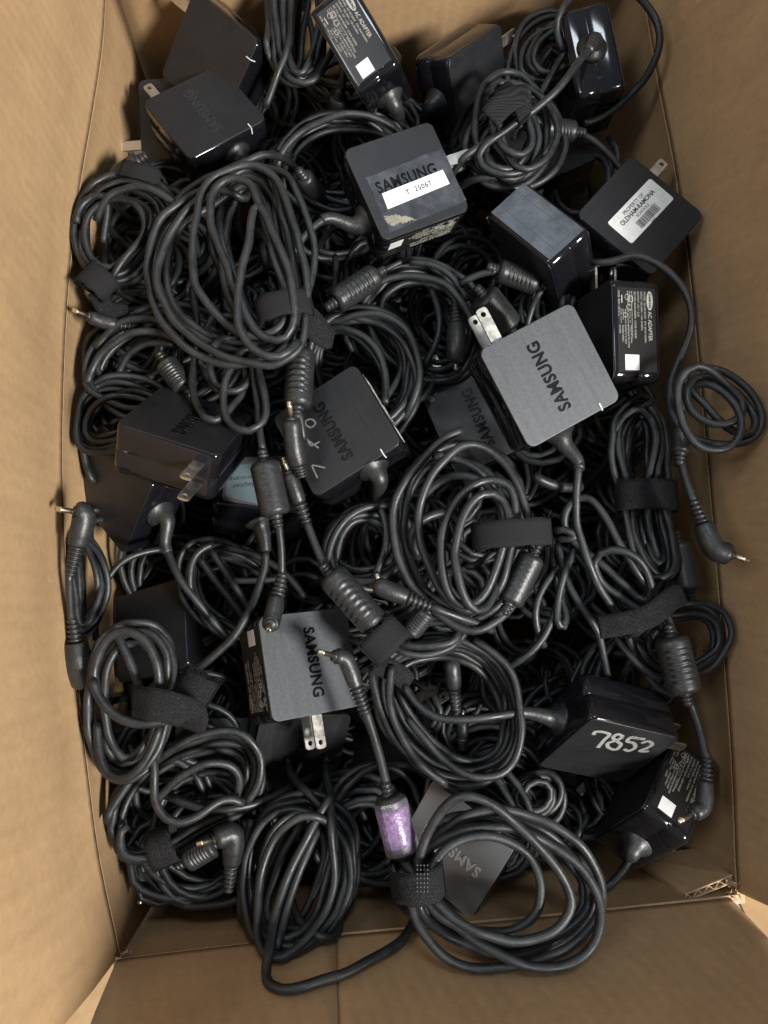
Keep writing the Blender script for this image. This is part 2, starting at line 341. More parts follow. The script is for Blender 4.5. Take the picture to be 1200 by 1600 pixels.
def barrel(P0, P1, prof, sides=20, sector=None, ncirc=None):
    """surface of revolution between two points: prof = [(t, r)...]; sector(t, a)->extra radius, a measured from +Z-ish"""
    P0 = np.array(P0, float); P1 = np.array(P1, float); ax = P1-P0; L_ = np.linalg.norm(ax); ax /= L_
    up = np.array([0, 0, 1.]); u = up-ax*up.dot(ax)
    if np.linalg.norm(u) < .05: u = np.array([1., 0, 0])-ax*ax[0]
    u /= np.linalg.norm(u); w_ = np.cross(ax, u); V = []; Fc = []
    for t, r in prof:
        for k in range(sides):
            a = 2*math.pi*k/sides; rr = r+(sector(t, a) if sector else 0)
            V.append(P0+ax*L_*t+rr*(math.cos(a)*u+math.sin(a)*w_))
    for i in range(len(prof)-1):
        for k in range(sides): Fc.append((i*sides+k, i*sides+(k+1) % sides, (i+1)*sides+(k+1) % sides, (i+1)*sides+k))
    Fc.append(tuple(range(sides))[::-1]); Fc.append(tuple((len(prof)-1)*sides+k for k in range(sides)))
    return V, Fc
def ferrite(t, p0, p1, R=.75, kind=0, mname='rubber2', slots=True):
    """moulded filter bead: barrel with bevelled ends, ribbed flank, two rows of slots, ribbed necks"""
    P0, P1 = at(*p0), at(*p1); n = 57; prof = []
    for i in range(n):
        s = i/(n-1); e = min(s, 1-s)
        prof.append((s, R*(1 if e > .09 else .80+.20*math.sin(min(1, e/.09)*math.pi/2))))
    prof = [(0, R*.5)]+prof+[(1, R*.5)]
    def sec(tt, a):
        if not slots or tt < .18 or tt > .82: return 0
        ph = (tt-.18)/.64*6; fr = ph % 1; aa = (a+math.pi) % (2*math.pi)-math.pi; aa -= .25
        if kind == 1: return -.09 if (.38 < fr < .62 and abs(abs(aa)-.0) < .12) else 0
        if abs(aa) < .62: return .045 if .25 < fr < .75 else -.03
        if .62 <= abs(aa) < .85: return -.10 if .3 < fr < .6 else 0
        return 0
    V, Fc = barrel(P0, P1, prof, 36, sec)
    b = mesh('filter_bead', V, Fc, mname, t, True)
    ax = (P1-P0)/np.linalg.norm(P1-P0)
    for q, d in ((P0, -ax), (P1, ax)):
        pr = [(0, .36)]
        for i in range(3): pr += [(.1+i*.3, .36-i*.03), (.28+i*.3, .36-i*.03), (.3+i*.3, .25), (.38+i*.3, .25)]
        mesh('neck', *barrel(q-d*.05, q+d*.75, pr, 14), mname, b, True)
    return b
def dc_plug(t, neck, elbow, tip, R=.5, tiplen=None, straight=False, mname='rubber2'):
    """ribbed strain relief from neck to elbow, then housing turning towards the metal tip"""
    N_, E_, T_ = at(*neck), at(*elbow), at(*tip)
    L1 = np.linalg.norm(E_-N_); a1 = (E_-N_)/L1; d = T_-E_; L2 = np.linalg.norm(d); a2 = d/L2
    ribL = L1*.48; nr = max(4, int(ribL/.24)); prof = [(0, .27)]
    for i in range(nr):
        f0 = i/nr; rr = .31+.13*f0
        prof += [((i+.08)/nr, rr), ((i+.58)/nr, rr), ((i+.66)/nr, rr-.1), ((i+.98)/nr, rr-.1)]
    ptip = E_+a2*max(L2-1.0, .35)
    hp = spline([N_+a1*ribL, N_+a1*(L1-.35), E_+a1*.0+a2*.12, ptip], .1)
    m = len(hp); rad = np.array([R*(.86+.14*min(1, i/(m*.3))) for i in range(m)]); rad[-1] *= .75; rad[-2] *= .93; rad[0] *= .95
    Vh, Fh = tube(hp, rad, 18)
    h = mesh('plug_housing', Vh, Fh, mname, t, True)
    mesh('strain_relief', *barrel(N_, N_+a1*ribL*1.02, prof, 16), mname, h, True)
    mesh('collar', *barrel(ptip-a2*.05, ptip+a2*.16, [(0, .33), (.7, .33), (1, .26)], 16), mname, h, True)
    mesh('plug_tip', *barrel(ptip+a2*.1, ptip+a2*1.05, [(0, .15), (.62, .15), (.64, .17), (.72, .17), (.74, .15), (.94, .15), (1, .10)], 14), 'brass', h, True)
    mesh('tip_insulator', *barrel(ptip+a2*1.045, ptip+a2*1.08, [(0, .1), (1, .06)], 10), 'dark', h, True)
    return h
def strap(t, c, axis, a=1.3, b=.8, wd=1.7, tail=None, m='velcro', seed=0, fuzz=30):
    """band wound round a bundle. c=(px,py,z) centre, axis=(px,py) a second point along the bundle"""
    r = random.Random(seed); C = at(*c); X = at(axis[0], axis[1], c[2])-C; X /= np.linalg.norm(X)
    up = np.array([0, 0, 1.]); Y = np.cross(up, X); V = []; Fc = []; n = 40; k = 5
    turns = 1.15
    for i in range(n+1):
        ang = 2*math.pi*turns*i/n-.6; g = 1+.05*i/n+.02*math.sin(3*ang+seed)
        rad = Y*math.cos(ang)*a*g+up*math.sin(ang)*b*g
        for j in range(k+1):
            s = (j/k-.5)*wd; wob = .04*math.sin(7*ang+j*2+seed)
            V.append(C+rad+X*(s+.12*math.sin(ang*2+seed)*0+wob*(1 if j in (0, k) else 0)))
    nn = len(V)
    th = []
    for i in range(n+1):
        ang = 2*math.pi*turns*i/n-.6; nrm = Y*math.cos(ang)+up*math.sin(ang)
        for j in range(k+1): th.append(V[i*(k+1)+j]+nrm*.09)
    V += th; w_ = k+1
    for i in range(n):
        for j in range(k):
            q = i*w_+j; Fc.append((q, q+1, q+w_+1, q+w_)); Fc.append((nn+q, nn+q+w_, nn+q+w_+1, nn+q+1))
        q = i*w_; Fc.append((q, q+w_, nn+q+w_, nn+q)); q = i*w_+k; Fc.append((q, nn+q, nn+q+w_, q+w_))
    Fc.append(tuple([j for j in range(w_)]+[nn+j for j in range(w_)][::-1])); Fc.append(tuple([n*w_+j for j in range(w_)][::-1]+[nn+n*w_+j for j in range(w_)]))
    s_ = mesh('cable_strap', V, Fc, m, t, True)
    if tail: tongue(s_, tail, wd, m, seed)
    if fuzz:
        mb = MB()
        for i in range(fuzz):
            ang = r.uniform(.2, 2.9); j = r.choice((-.5, .5)); p = C+Y*math.cos(ang)*a*1.07+up*(math.sin(ang)*b*1.07+.08)+X*wd*j
            d = X*j*2*r.uniform(.1, .4)+Y*r.uniform(-.25, .25)+up*r.uniform(0, .25)
            mb.add(*tube([p, p+d*.6+up*r.uniform(-.05, .1), p+d], .012, 3))
        mesh('loose_fibres', mb.V, mb.F, m, s_)
    return s_
def tongue(parent, pts, wd, m, seed=0, name='strap_tail'):
    """flat strip through (px,py,z) points, with thickness"""
    P = spline([at(*p) for p in pts], .2); T = np.gradient(P, axis=0); T /= np.linalg.norm(T, axis=1)[:, None]
    up = np.array([0, 0, 1.]); Y = np.cross(up, T); Y /= np.linalg.norm(Y, axis=1)[:, None]; Nn = np.cross(T, Y); n = len(P); V = []; k = 4
    for lay in (0, .1):
        for i in range(n):
            e = 1 if i < n-2 else (.9 if i == n-2 else .75)
            for j in range(k+1):
                s = (j/k-.5)*wd*e; V.append(P[i]+Y[i]*s+Nn[i]*(lay+.08*math.sin(i*.5+j+seed)*.6))
    w_ = k+1; nn = n*w_; Fc = []
    for i in range(n-1):
        for j in range(k):
            q = i*w_+j; Fc.append((q, q+w_, q+w_+1, q+1)); Fc.append((nn+q, nn+q+1, nn+q+w_+1, nn+q+w_))
        q = i*w_; Fc.append((q, nn+q, nn+q+w_, q+w_)); q += k; Fc.append((q, q+w_, nn+q+w_, nn+q))
    Fc.append(tuple(list(range(w_))+[nn+j for j in range(w_)][::-1])); q = (n-1)*w_; Fc.append(tuple([q+j for j in range(w_)][::-1]+[nn+q+j for j in range(w_)]))
    return mesh(name, V, Fc, m, parent, True)
CORDS = []     # (parent, points, radius, name)
def cord(t, pts, r=.225, name='cord', z=None, dz=0, world0=None, down=True):
    """pts: (px,py[,z]) ; z default for all"""
    P = [at(p[0], p[1], (p[2] if len(p) > 2 else z)+dz) for p in pts]
    if world0 is not None: P = [np.array(q) for q in world0]+P
    CORDS.append([t, spline(P, .36), r, name])
def bundle(t, ctrl, n=6, z=0., r=.215, seed=1, zj=.9, jit=.35, name='cord', head=None, tail=None):
    """one cord wound n times round a closed loop of (px,py,width[,dz]) controls, turns spread over the width"""
    g = np.random.default_rng(seed); m = len(ctrl); C2 = np.array([c[:2] for c in ctrl], float); W = np.array([c[2] for c in ctrl], float)
    DZ = np.array([c[3] if len(c) > 3 else 0 for c in ctrl], float)
    T = np.roll(C2, -1, 0)-np.roll(C2, 1, 0); T /= np.linalg.norm(T, axis=1)[:, None]; Nn = np.stack([T[:, 1], -T[:, 0]], 1)
    base = np.linspace(-1, 1, n) if n > 1 else np.zeros(1); g.shuffle(base); zb = np.linspace(-1, 1, n) if n > 1 else np.zeros(1); g.shuffle(zb)
    P = list(head or []); P = [at(p[0], p[1], p[2]) for p in P]
    for k in range(n):
        ph = g.uniform(0, 6.28); sh = g.normal(size=2)*jit*8
        for j in range(m):
            b = base[k]*(1-j/m)+base[(k+1) % n]*(j/m) if k < n-1 else base[k]
            u = b+jit*math.sin(ph+6.28*j/m)+g.normal()*jit*.35
            zz = z+DZ[j]+zj*(zb[k]*(1-j/m)+zb[min(k+1, n-1)]*(j/m))+g.normal()*.12
            q = C2[j]+Nn[j]*u*W[j]+sh*min(1, W[j]/16); P.append(at(q[0], q[1], zz))
    P += [at(p[0], p[1], p[2]) for p in (tail or [])]
    dirn = np.array([0, 0, 1.])
    if not tail: d = (P[-1]-P[-2])/np.linalg.norm(P[-1]-P[-2]); P += [P[-1]+d*1.5-dirn*1.6, P[-1]+d*2.2-dirn*5, P[-1]+d*2.2-dirn*9]
    if not head: d = (P[0]-P[1])/np.linalg.norm(P[0]-P[1]); P = [P[0]+d*2.2-dirn*9, P[0]+d*2.2-dirn*5, P[0]+d*1.5-dirn*1.6]+P
    CORDS.append([t, spline(P, .36), r, name])
# ------------------------------------------------------------------ the cardboard box
def W0(px, py, z=0): return at(px, py, z)
box = thing('cardboard_box', 'large brown corrugated cardboard box with its flaps folded up, filled with chargers', 'box', Matrix.Translation((.05, .12, -.31)))
leftc = [(167, -62), (162, 60), (147, 165), (122, 315), (106, 470), (98, 690), (100, 800), (112, 1010), (136, 1190), (155, 1335), (177, 1440), (190, 1497)]
rightc = [(997, -62), (1027, 124), (1050, 240), (1078, 430), (1098, 640), (1129, 1000), (1143, 1200), (1150, 1375), (1152, 1398)]
LC = spline([W0(*p) for p in leftc], 1.5); RCr = spline([W0(*p) for p in rightc], 1.5)
TL, BL_, TR, BR_ = LC[0], LC[-1], RCr[0], RCr[-1]
D0 = -30.
def panel(name, crest, offs, th, m='card', parent=box, edge=True):
    """crest: polyline (N,3); offs: list of (out, z, straighten) rows; th: thickness outward. Returns object"""
    crest = np.asarray(crest); n = len(crest); a, b = crest[0], crest[-1]
    ch = b-a; ch /= np.linalg.norm(ch); nrm = np.array([ch[1], -ch[0], 0])
    cen = np.array([5., 12., 0]); 
    if nrm.dot(crest.mean(0)-cen) < 0: nrm = -nrm
    s = np.linspace(0, 1, n)[:, None]; st = a+(b-a)*s; V = []
    for lay in (0, 1):
        for o, z, k in offs:
            base = crest*(1-k)+st*k; row = base+nrm*(o+lay*th); row[:, 2] = z; V.append(row)
    m_ = len(offs); V = np.vstack(V); Fi = []; Fe = []
    def q(l, i, j): return l*m_*n+i*n+j
    for i in range(m_-1):
        for j in range(n-1):
            Fi.append((q(0, i, j), q(0, i, j+1), q(0, i+1, j+1), q(0, i+1, j))); Fi.append((q(1, i, j), q(1, i+1, j), q(1, i+1, j+1), q(1, i, j+1)))
    for i in range(m_-1):
        Fe.append((q(0, i, 0), q(0, i+1, 0), q(1, i+1, 0), q(1, i, 0))); Fe.append((q(0, i, n-1), q(1, i, n-1), q(1, i+1, n-1), q(0, i+1, n-1)))
    for j in range(n-1):
        Fe.append((q(0, 0, j), q(1, 0, j), q(1, 0, j+1), q(0, 0, j+1))); Fe.append((q(0, m_-1, j), q(0, m_-1, j+1), q(1, m_-1, j+1), q(1, m_-1, j)))
    ob = mesh(name, V, Fi+Fe, m, parent, False)
    ob.data.materials.append(MT['edge'])
    for i, p in enumerate(ob.data.polygons):
        if i >= len(Fi): p.material_index = 1
        else: p.use_smooth = True
    return ob
def wob(P, amp, seed):
    g = np.random.default_rng(seed); P = np.array(P); n = len(P); x = np.linspace(0, 1, n)
    d = sum(g.normal()*amp/(k+1)*np.sin((k+1)*math.pi*x) for k in range(4)); ch = P[-1]-P[0]; nn = np.array([ch[1], -ch[0], 0])/np.linalg.norm(ch)
    return P+d[:, None]*nn
_e = (BR_-BL_)/np.linalg.norm(BR_-BL_)*.45
TOPc = wob(np.linspace(TL-_e, TR+_e, 22), .10, 3); BOTc = wob(np.linspace(BL_-_e, BR_+_e, 26), .10, 5)
wall_rows = [(.02, -.03, 0), (.13, -.4, 0), (.12, -2.5, 0), (.15, -8, .1), (.1, -18, .5), (0, D0, .9)]
for crest in (LC, RCr, TOPc, BOTc): panel('wall', crest, wall_rows, .5)
def shrink(P, g0, g1):
    P = np.array(P); n = len(P); d = np.r_[0, np.cumsum(np.linalg.norm(np.diff(P, axis=0), axis=1))]; t = np.linspace(g0, d[-1]-g1, n)
    return np.stack([np.interp(t, d, P[:, k]) for k in range(3)], 1)
flap_rows = lambda lean: [(.02, .03, 0), (.12, .4, 0), (lean*3, 4, .2), (lean*8, 9, .4), (lean*15+.3, 16, .6), (lean*21+1, 22, .8)]
panel('flap', shrink(LC, 0, .15), flap_rows(.10), .5)
panel('flap', shrink(RCr, 0, .15), flap_rows(.3), .5)
panel('flap', shrink(TOPc, .4, .4), [(.02, .03, 0), (.3, .5, 0), (2, 2.5, .2), (6, 5, .4), (12, 7, .6), (18, 8, .8)], .5)
_xs = at(527, 1515, 0)[0]; _cut = np.array([_xs, np.interp(_xs, BOTc[:, 0], BOTc[:, 1]), 0]); _A = shrink(BOTc, .2, .9)
_l = np.vstack([_A[_A[:, 0] < _xs], _cut]); _r = np.vstack([_cut+[.012, 0, 0], _A[_A[:, 0] > _xs]])
panel('flap', _l, flap_rows(.27), .5); panel('flap', _r, [(o+.09, z, k) for o, z, k in flap_rows(.27)], .5)
for q0, q1, q2 in (((186, 1488), (20, 1640), (210, 1660)), ((1140, 1378), (1250, 1380), (1215, 1600))):
    v = [at(*q0, -.3)*1.003, at(*q1, 1)*1.09, at(*q2, 1)*1.09]; v[0] = at(*q0, -1.2); c3 = sum(v)/3; dn = np.array([0, 0, -.4])
    mesh('cut_end', v+[x_+dn for x_ in v], [(0, 1, 2), (5, 4, 3), (0, 3, 4, 1), (1, 4, 5, 2), (2, 5, 3, 0)], 'card', box)
mb = MB().box((-18, -22, D0-.6), (28, 46, D0)); mesh('bottom_panel', mb.V, mb.F, 'card', box)
# glued joint tab in the near right corner, with its torn corrugated end
g0 = at(1146, 1381, -.6); g1 = at(1072, 1412, -.8); g2 = at(990, 1345, -6.5); g3 = at(1090, 1330, -5.5)
e_in = np.array([-.05, .55, 0])*1.0
gv = [g0+e_in, g1+e_in, g2+e_in*.4, g3+e_in*.4]; gw = [v-e_in*.7 for v in gv]
tab = mesh('joint_tab', gv+gw, [(0, 1, 2, 3), (4, 7, 6, 5), (0, 3, 7, 4), (1, 5, 6, 2), (2, 6, 7, 3)], 'card', box)
mb = MB(); a_, b_ = gv[0]+np.array([0, 0, .12]), gv[1]+np.array([0, 0, .12]); 
L_ = np.linalg.norm(b_-a_); zz = [a_+(b_-a_)*t+np.array([0, .13*math.sin(t*L_*9)-.2, .02*math.sin(t*40)]) for t in np.linspace(0, 1, 60)]
mb.add(*tube(zz, .035, 4)); mb.add(*tube([a_+(b_-a_)*t+np.array([0, .0, 0]) for t in np.linspace(0, 1, 8)], .05, 5)); mb.add(*tube([a_+(b_-a_)*t+np.array([0, -.38, 0]) for t in np.linspace(0, 1, 8)], .05, 5))
mesh('torn_edge', mb.V, mb.F, 'edge', box)
# frayed paper at the slot corners
for (cx, cy, sd) in ((1150, 1388, 1), (193, 1497, 2)):
    r = random.Random(sd); mb = MB(); c = at(cx, cy, .1)
    for i in range(26):
        p = c+np.array([r.uniform(-.45, .45), r.uniform(-.45, .45), r.uniform(-.3, .5)]); s = r.uniform(.08, .3)
        d = [np.array([r.uniform(-1, 1), r.uniform(-1, 1), r.uniform(-1, 1)])*s for _ in range(3)]
        q = [p+d[0], p+d[1], p+d[2]]; up = np.array([.02, .02, .03]); mb.add(q+[v+up for v in q], [(0, 1, 2), (5, 4, 3), (0, 3, 4, 1), (1, 4, 5, 2), (2, 5, 3, 0)])
    mesh('frayed_corner', mb.V, mb.F, 'edge', box)
# seam strip on the near flap
s0, s1 = at(527, 1466, -3.0), at(527, 1512, .1)
# the surface the box stands on
fl = bpy.data.meshes.new('floor'); fl.from_pydata([(-3, -3, D0*S-.012), (3, -3, D0*S-.012), (3, 3, D0*S-.012), (-3, 3, D0*S-.012)], [], [(0, 1, 2, 3)])
MT['floor'] = mat('grey_floor', (.22, .22, .21), .6, noise=(8, (.16, .16, .16), .5)); fl.materials.append(MT['floor'])
fo = lk('floor', fl); fo['kind'] = 'structure'
# ------------------------------------------------------------------ adapters
ADP = {}
def pose(p):
    x, y, z, a, b, c = p; R = Euler([math.radians(v) for v in (a, b, c)], 'XYZ').to_matrix().to_4x4()
    return Matrix.Translation((x*S, y*S, z*S)) @ R
def adapter(key, p, label, top='top_dark', logo='letter', by=1.7, bell=None, blades=True, lab='full', led=True, bz=(-.8, -2.1), bl=-HH/2, group='square power adapters in the box'):
    """bell = (y on the cord side, [(px,py,z) points the strain relief bends towards])"""
    PT = pose(p); base = PT @ Matrix.Translation((0, 0, -HH*S))
    t = thing('power_adapter', label, 'power adapter', base, group); ADP[key] = (t, PT)
    kids = []
    kids.append(put('body', M_BODY, t)); kids.append(put('top_plate', M_PLATE[top], t))
    if logo:
        me = text_mesh('SAMSUNG', 1.0, logo, .032, .018, 1.08, 'CENTER', .84)
        kids.append(put('lettering', me, t, (.0, .1, .004)))
    if led and key in ('A1', 'A3', 'A12', 'A14', 'A13'): kids.append(put('light_slot', M_LED, t))
    if blades:
        for z in bz: kids.append(put('prong', M_BLADE, t, (A-.02, by, z)))
    if lab:
        n0 = len(t.children); label_parts(t, lab == 'full', lab != 'bare'); kids += [c for c in t.children if c not in kids]
    for k in kids: k.location.z += 0 
    for k in kids: k.location.z += HH*S
    if bell:
        by_, pts = bell; Mx = np.array(PT); f = lambda v: (Mx[:3, :3] @ (np.array(v)*S)+Mx[:3, 3])/S
        b0 = f((-A+.06, by_, bl)); b1 = f((-A-.7, by_, bl))
        Q = [b0, b1]+[at(*q) for q in pts]; P = spline(Q, .14); d = np.r_[0, np.cumsum(np.linalg.norm(np.diff(P, axis=0), axis=1))]
        keep = d < 2.9; P = P[keep]; d = d[keep]
        rad = np.interp(d, [0, .1, .25, .5, 1.0, 2.0, 2.9], [1.05, 1.0, .80, .60, .46, .37, .32])
        mesh('strain_relief', *tube(P, rad, 20), 'rubber2', t, True)
        return t, [P[-3], P[-1]]
    return t, None
E_ = {"A1": [-6.32, 33.86, -1.4, 5.5, 10.7, 122.2], "A2": [-8.58, 35.86, -5.12, -10.3, 9.5, 176.8], "A3": [-6.0, 37.9, -1.8, -39.5, 4.8, 133.3], "A4": [3.08, 35.4, 0.05, -112.6, -8.3, 118.4], "A5": [12.55, 35.63, -2.18, 55.4, 14.9, 43.2], "A6": [21.11, 36.0, -1.06, 36.4, 78.5, 44.3], "A7": [6.14, 25.71, 3.16, 6.1, 5.2, 21.0], "A8": [13.57, 20.99, 0.7, -103.1, 23.3, 121.8], "A9": [20.56, 23.31, 2.63, -0.8, 5.6, 45.0], "A10": [16.6, 31.9, -3.2, -14.5, 3.6, 23.3], "A11": [16.68, 15.66, 1.64, -81.3, -6.6, 87.3], "A12": [12.48, 12.05, 6.84, 0.9, -8.6, 115.1], "A13": [10.26, 12.17, -1.65, -7.3, -1.2, 108.8], "A14": [0.83, 10.85, 2.25, -14.5, 13.8, 113.6], "A15": [-7.48, 11.88, 2.55, 4.1, -50.6, -114.7], "A16": [-13.2, 8.94, -2.2, -40.8, 18.1, 128.5], "A17": [-4.17, 9.91, -5.92, -37.1, 6.0, -9.7], "A18": [-12.06, 0.07, -6.23, 13.8, 28.3, -170.2], "A19": [-1.39, -2.43, 0.39, -30.7, -5.7, -84.4], "A20": [-2.71, -8.32, -4.73, -21.6, 28.4, -107.6], "A21": [2.34, -8.28, -6.4, -40.8, -30.1, 26.9], "A22": [6.12, -13.9, -1.1, -28.5, 24.0, 138.7], "A23": [15.4, -8.89, 0.84, 51.5, 13.6, -17.6], "A24": [17.86, -11.65, -2.3, -100.9, 32.3, 41.4], "A25": [13.22, -11.13, -9.22, -76.0, -32.1, 117.0], "A26": [-7.56, -8.73, -4.78, 10, -12, 175]}
e = E_
t1, h1 = adapter('A1', e['A1'], 'black square charger face up at the far left, above the thick coil of its cord', logo='letter4', by=1.7, bell=(-.4, [(385, 262, 0.2), (398, 300, 1.2)]), lab='bare')
t2, _ = adapter('A2', e['A2'], 'dark charger mostly hidden beneath the far left charger, one prong poking toward the left wall', by=1.5, bz=(-.2, -1.5), logo=None, lab=None)
t3, _ = adapter('A3', e['A3'], 'matte black charger tilted against the far wall, prong pointing up at the far left corner', by=-1.7, bz=(-.25, -1.5), logo=None, lab=None)
t4, h4 = adapter('A4', e['A4'], 'charger standing on edge by the far wall with its rating label facing up', logo=None, by=1, bell=(.2, [(634, 200, -4.5), (645, 225, -6)]))
t5, h5 = adapter('A5', e['A5'], 'charger standing upright near the far wall, brown reflection on its edge, prong to the right', logo=None, by=1.6, bz=(-.3, -1.55), bell=(.2, [(655, 195, -3.8), (640, 215, -5.5)]), lab=None)
t6, h6 = adapter('A6', e['A6'], 'very glossy charger standing on end in the far right corner, cord end facing up', logo=None, blades=False, bell=(.1, [(893, 118, 4.2), (850, 160, 4.0)]), lab=None)
t7, h7 = adapter('A7', e['A7'], 'charger with clear tape and a narrow white sticker numbered 25067 across its top', by=.6, bell=(-.9, [(512, 341, 2.4), (480, 362, 2.6)]))
t8, _ = adapter('A8', e['A8'], 'charger on its side wrapped in scratched shiny tape, beside the one with the school sticker', logo=None, by=0, lab=None)
t9, _ = adapter('A9', e['A9'], 'black charger with a white school property sticker and barcode near the right wall', logo=None, by=1.2, lab=None)
t10, _ = adapter('A10', e['A10'], 'charger buried under the knotted cord bundle near the far right', logo=None, blades=False, lab='bare')
t11, h11 = adapter('A11', e['A11'], 'charger on its side near the right wall, its printed rating label facing up', logo=None, by=.6)
t12, h12 = adapter('A12', e['A12'], 'brightly lit charger with black embossed lettering, highest on the pile, two prongs pointing up-left', bz=(-.3, -1.9), top='top_sheen', by=1.7, bell=(.5, [(903, 722, 4.0), (903, 745, 4.2), (897, 770, 4.0)]))
t13, _ = adapter('A13', e['A13'], 'dark charger with a pale smudge, partly under the brightly lit charger on top', by=1.3, bz=(-.15, -1.4), lab=None)
t14, h14 = adapter('A14', e['A14'], 'black charger in the middle of the pile with worn silver handwritten digits on its face', by=-2, bl=-1.0, blades=False, bell=(-.7, [(592, 785, 0.8), (606, 808, 0.3)]))
t15, _ = adapter('A15', e['A15'], 'charger near the left wall with both prongs sticking out of its brown-reflecting front side', by=1.9, lab=None)
t16, h16 = adapter('A16', e['A16'], 'large-faced dark charger leaning toward the left wall, flared cord end on its glossy side', logo=None, by=-1.4, bell=(-.3, [(258, 850, -2.2), (270, 880, -2.2)]), lab=None)
t17, h17 = adapter('A17', e['A17'], 'charger with a teal paper sticker under tape, wedged under the middle cords', logo=None, blades=False, lab=None, led=False)
t18, _ = adapter('A18', e['A18'], 'dull black charger deep in the pile above the lower left coil', logo=None, blades=False, lab=None)
t19, _ = adapter('A19', e['A19'], 'bright-faced charger below the middle with a round cord plug lying on its corner', top='top_sheen', by=.2)
t20, _ = adapter('A20', e['A20'], 'dark charger peeking out below the bright-faced one with cord plug on its corner', by=1.2, lab=None)
t21, h21 = adapter('A21', e['A21'], 'glossy black charger deep beside the purple-wrapped filter, cord leaving to the left', logo=None, by=1.9, bell=(.6, [(480, 1212, -2.4), (450, 1230, -2.4)]), lab=None)
t22, _ = adapter('A22', e['A22'], 'pale-faced charger lowest in the pile, lettering seen through the big bottom coil', top='top_sheen_pale', logo='letter_glint', by=1.5, lab=None)
t23, h23 = adapter('A23', e['A23'], 'black charger with 7852 hand-written in silver on its face', logo=None, bell=(0, [(812, 1113, 1.6), (780, 1122, 1.6)]), by=1, lab=None)
t24, h24 = adapter('A24', e['A24'], 'charger low in the near right corner, label side up with blank white square', logo=None, by=.5, bell=(.3, [(987, 1338, -2.6), (970, 1370, -1.6)]))
t25, _ = adapter('A25', e['A25'], 'charger sunk in dark gap between the numbered charger and big bottom coil', logo=None, blades=False)
t26, _ = adapter('A26', e['A26'], 'small visible corner of a charger beneath loops near the lower left wall', logo=None, by=.5, lab='bare')
def on_face(key, name, geo, m, parent_part=None, sm=False):
    t, PT = ADP[key]; o = lk(name, rawmesh(name, geo, m, sm), t); o.location.z = HH*S; return o
def quadbox(pts, z0, z1, jag=0, seed=0):
    r = random.Random(seed); P = []
    for i in range(len(pts)):
        a, b = pts[i], pts[(i+1) % len(pts)]; k = 10 if jag else 1
        for j in range(k): P.append((a[0]+(b[0]-a[0])*j/k+r.uniform(-jag, jag), a[1]+(b[1]-a[1])*j/k+r.uniform(-jag, jag)))
    n = len(P); V = [(x, y, z0) for x, y in P]+[(x, y, z1) for x, y in P]
    return V, [tuple(range(n))[::-1], tuple(range(n, 2*n))]+[(i, (i+1) % n, n+(i+1) % n, n+i) for i in range(n)]
def px_local(key, px, py, z=0., face='z'):
    """where the view ray through a pixel meets the adapter's own top plane (Z=z) or side plane (Y=z)"""
    t, PT = ADP[key]; Mi = np.array(PT.inverted()); o = Mi[:3, :3] @ np.array([0, 0, H*S])+Mi[:3, 3]; d = Mi[:3, :3] @ (RC @ np.array([(px-600)/F, -(py-800)/F, -1.0]))
    ax = 2 if face == 'z' else (1 if face == 'y' else 0); k = (z*S-o[ax])/d[ax]; return (o+k*d)/S
# 25067 sticker, tape and torn paper
on_face('A7', 'clear_tape', quadbox([(-2.35, .95), (2.9, 1.15), (2.95, -2.35), (-2.4, -2.6)], .005, .022, .04, 1), 'tape')
stk = on_face('A7', 'sticker', quadbox([(-1.85, -.25), (2.35, -.1), (2.4, -1.05), (-1.9, -1.25)], .024, .036), 'paper')
def face_text(parent, s, size, x, y, z, rot, m='blackink', bold=0., al='CENTER', scx=1., sp=1.):
    o = lk('print', text_mesh(s, size, m, bold, .003, sp, al, scx), parent); o.location = Vector((x, y, z))*S; o.rotation_euler = (0, 0, math.radians(rot)); return o
face_text(stk, 'T  25067', .42, .45, -.66, .038, 2, bold=.008, sp=1.15)
on_face('A7', 'torn_paper', quadbox([(-2.3, -1.55), (-1.5, -1.75), (-.5, -2.4), (-1.2, -2.35), (-2.25, -2.2)], .024, .034, .07, 3), 'torn')
# school sticker
c4 = [px_local('A9', *p)[:2] for p in ((949, 349), (1016, 279), (1055, 309), (984, 382))]
c4 = np.array(c4); cen = c4.mean(0); ux = (c4[1]-c4[0]); ux /= np.linalg.norm(ux); ang = math.degrees(math.atan2(ux[1], ux[0])); uy = np.array([-ux[1], ux[0]])
w2, h2 = np.linalg.norm(c4[1]-c4[0])/2, np.linalg.norm(c4[2]-c4[1])/2
V, Fc = loft([[(x, y, z) for x, y in rrect(w2, h2, .16)] for z in (.004, .018)])
Rz = np.array([[ux[0], uy[0]], [ux[1], uy[1]]]); V = [(*(cen+Rz @ np.array([x, y])), z) for x, y, z in V]
st9 = on_face('A9', 'property_sticker', (V, Fc), 'paper')
def st_txt(s, size, u, v, b=0., sc_=1.):
    p = cen+Rz @ np.array([u, v]); face_text(st9, s, size, p[0], p[1], .02, ang, bold=b, scx=sc_)
st_txt('PROPERTY OF', .36, 0, .62, .004, .9); st_txt('OLDHAM-RAMONA', .43, 0, .27, .012, .9); st_txt('SCHOOLS', .28, .1, -.07, .004); st_txt('9136', .2, .1, -.98, .004)
mb = MB(); x = -.95; r = random.Random(3)
while x < 1.1:
    bw = r.choice((.03, .05, .09)); q = [cen+Rz @ np.array(v) for v in ((x, -.82), (x+bw, -.82), (x+bw, -.26), (x, -.26))]
    mb.add([(*v, .019) for v in q]+[(*v, .022) for v in q], [(0, 1, 2, 3)[::-1], (4, 5, 6, 7), (0, 1, 5, 4), (1, 2, 6, 5), (2, 3, 7, 6), (3, 0, 4, 7)]); x += bw+r.choice((.03, .05))
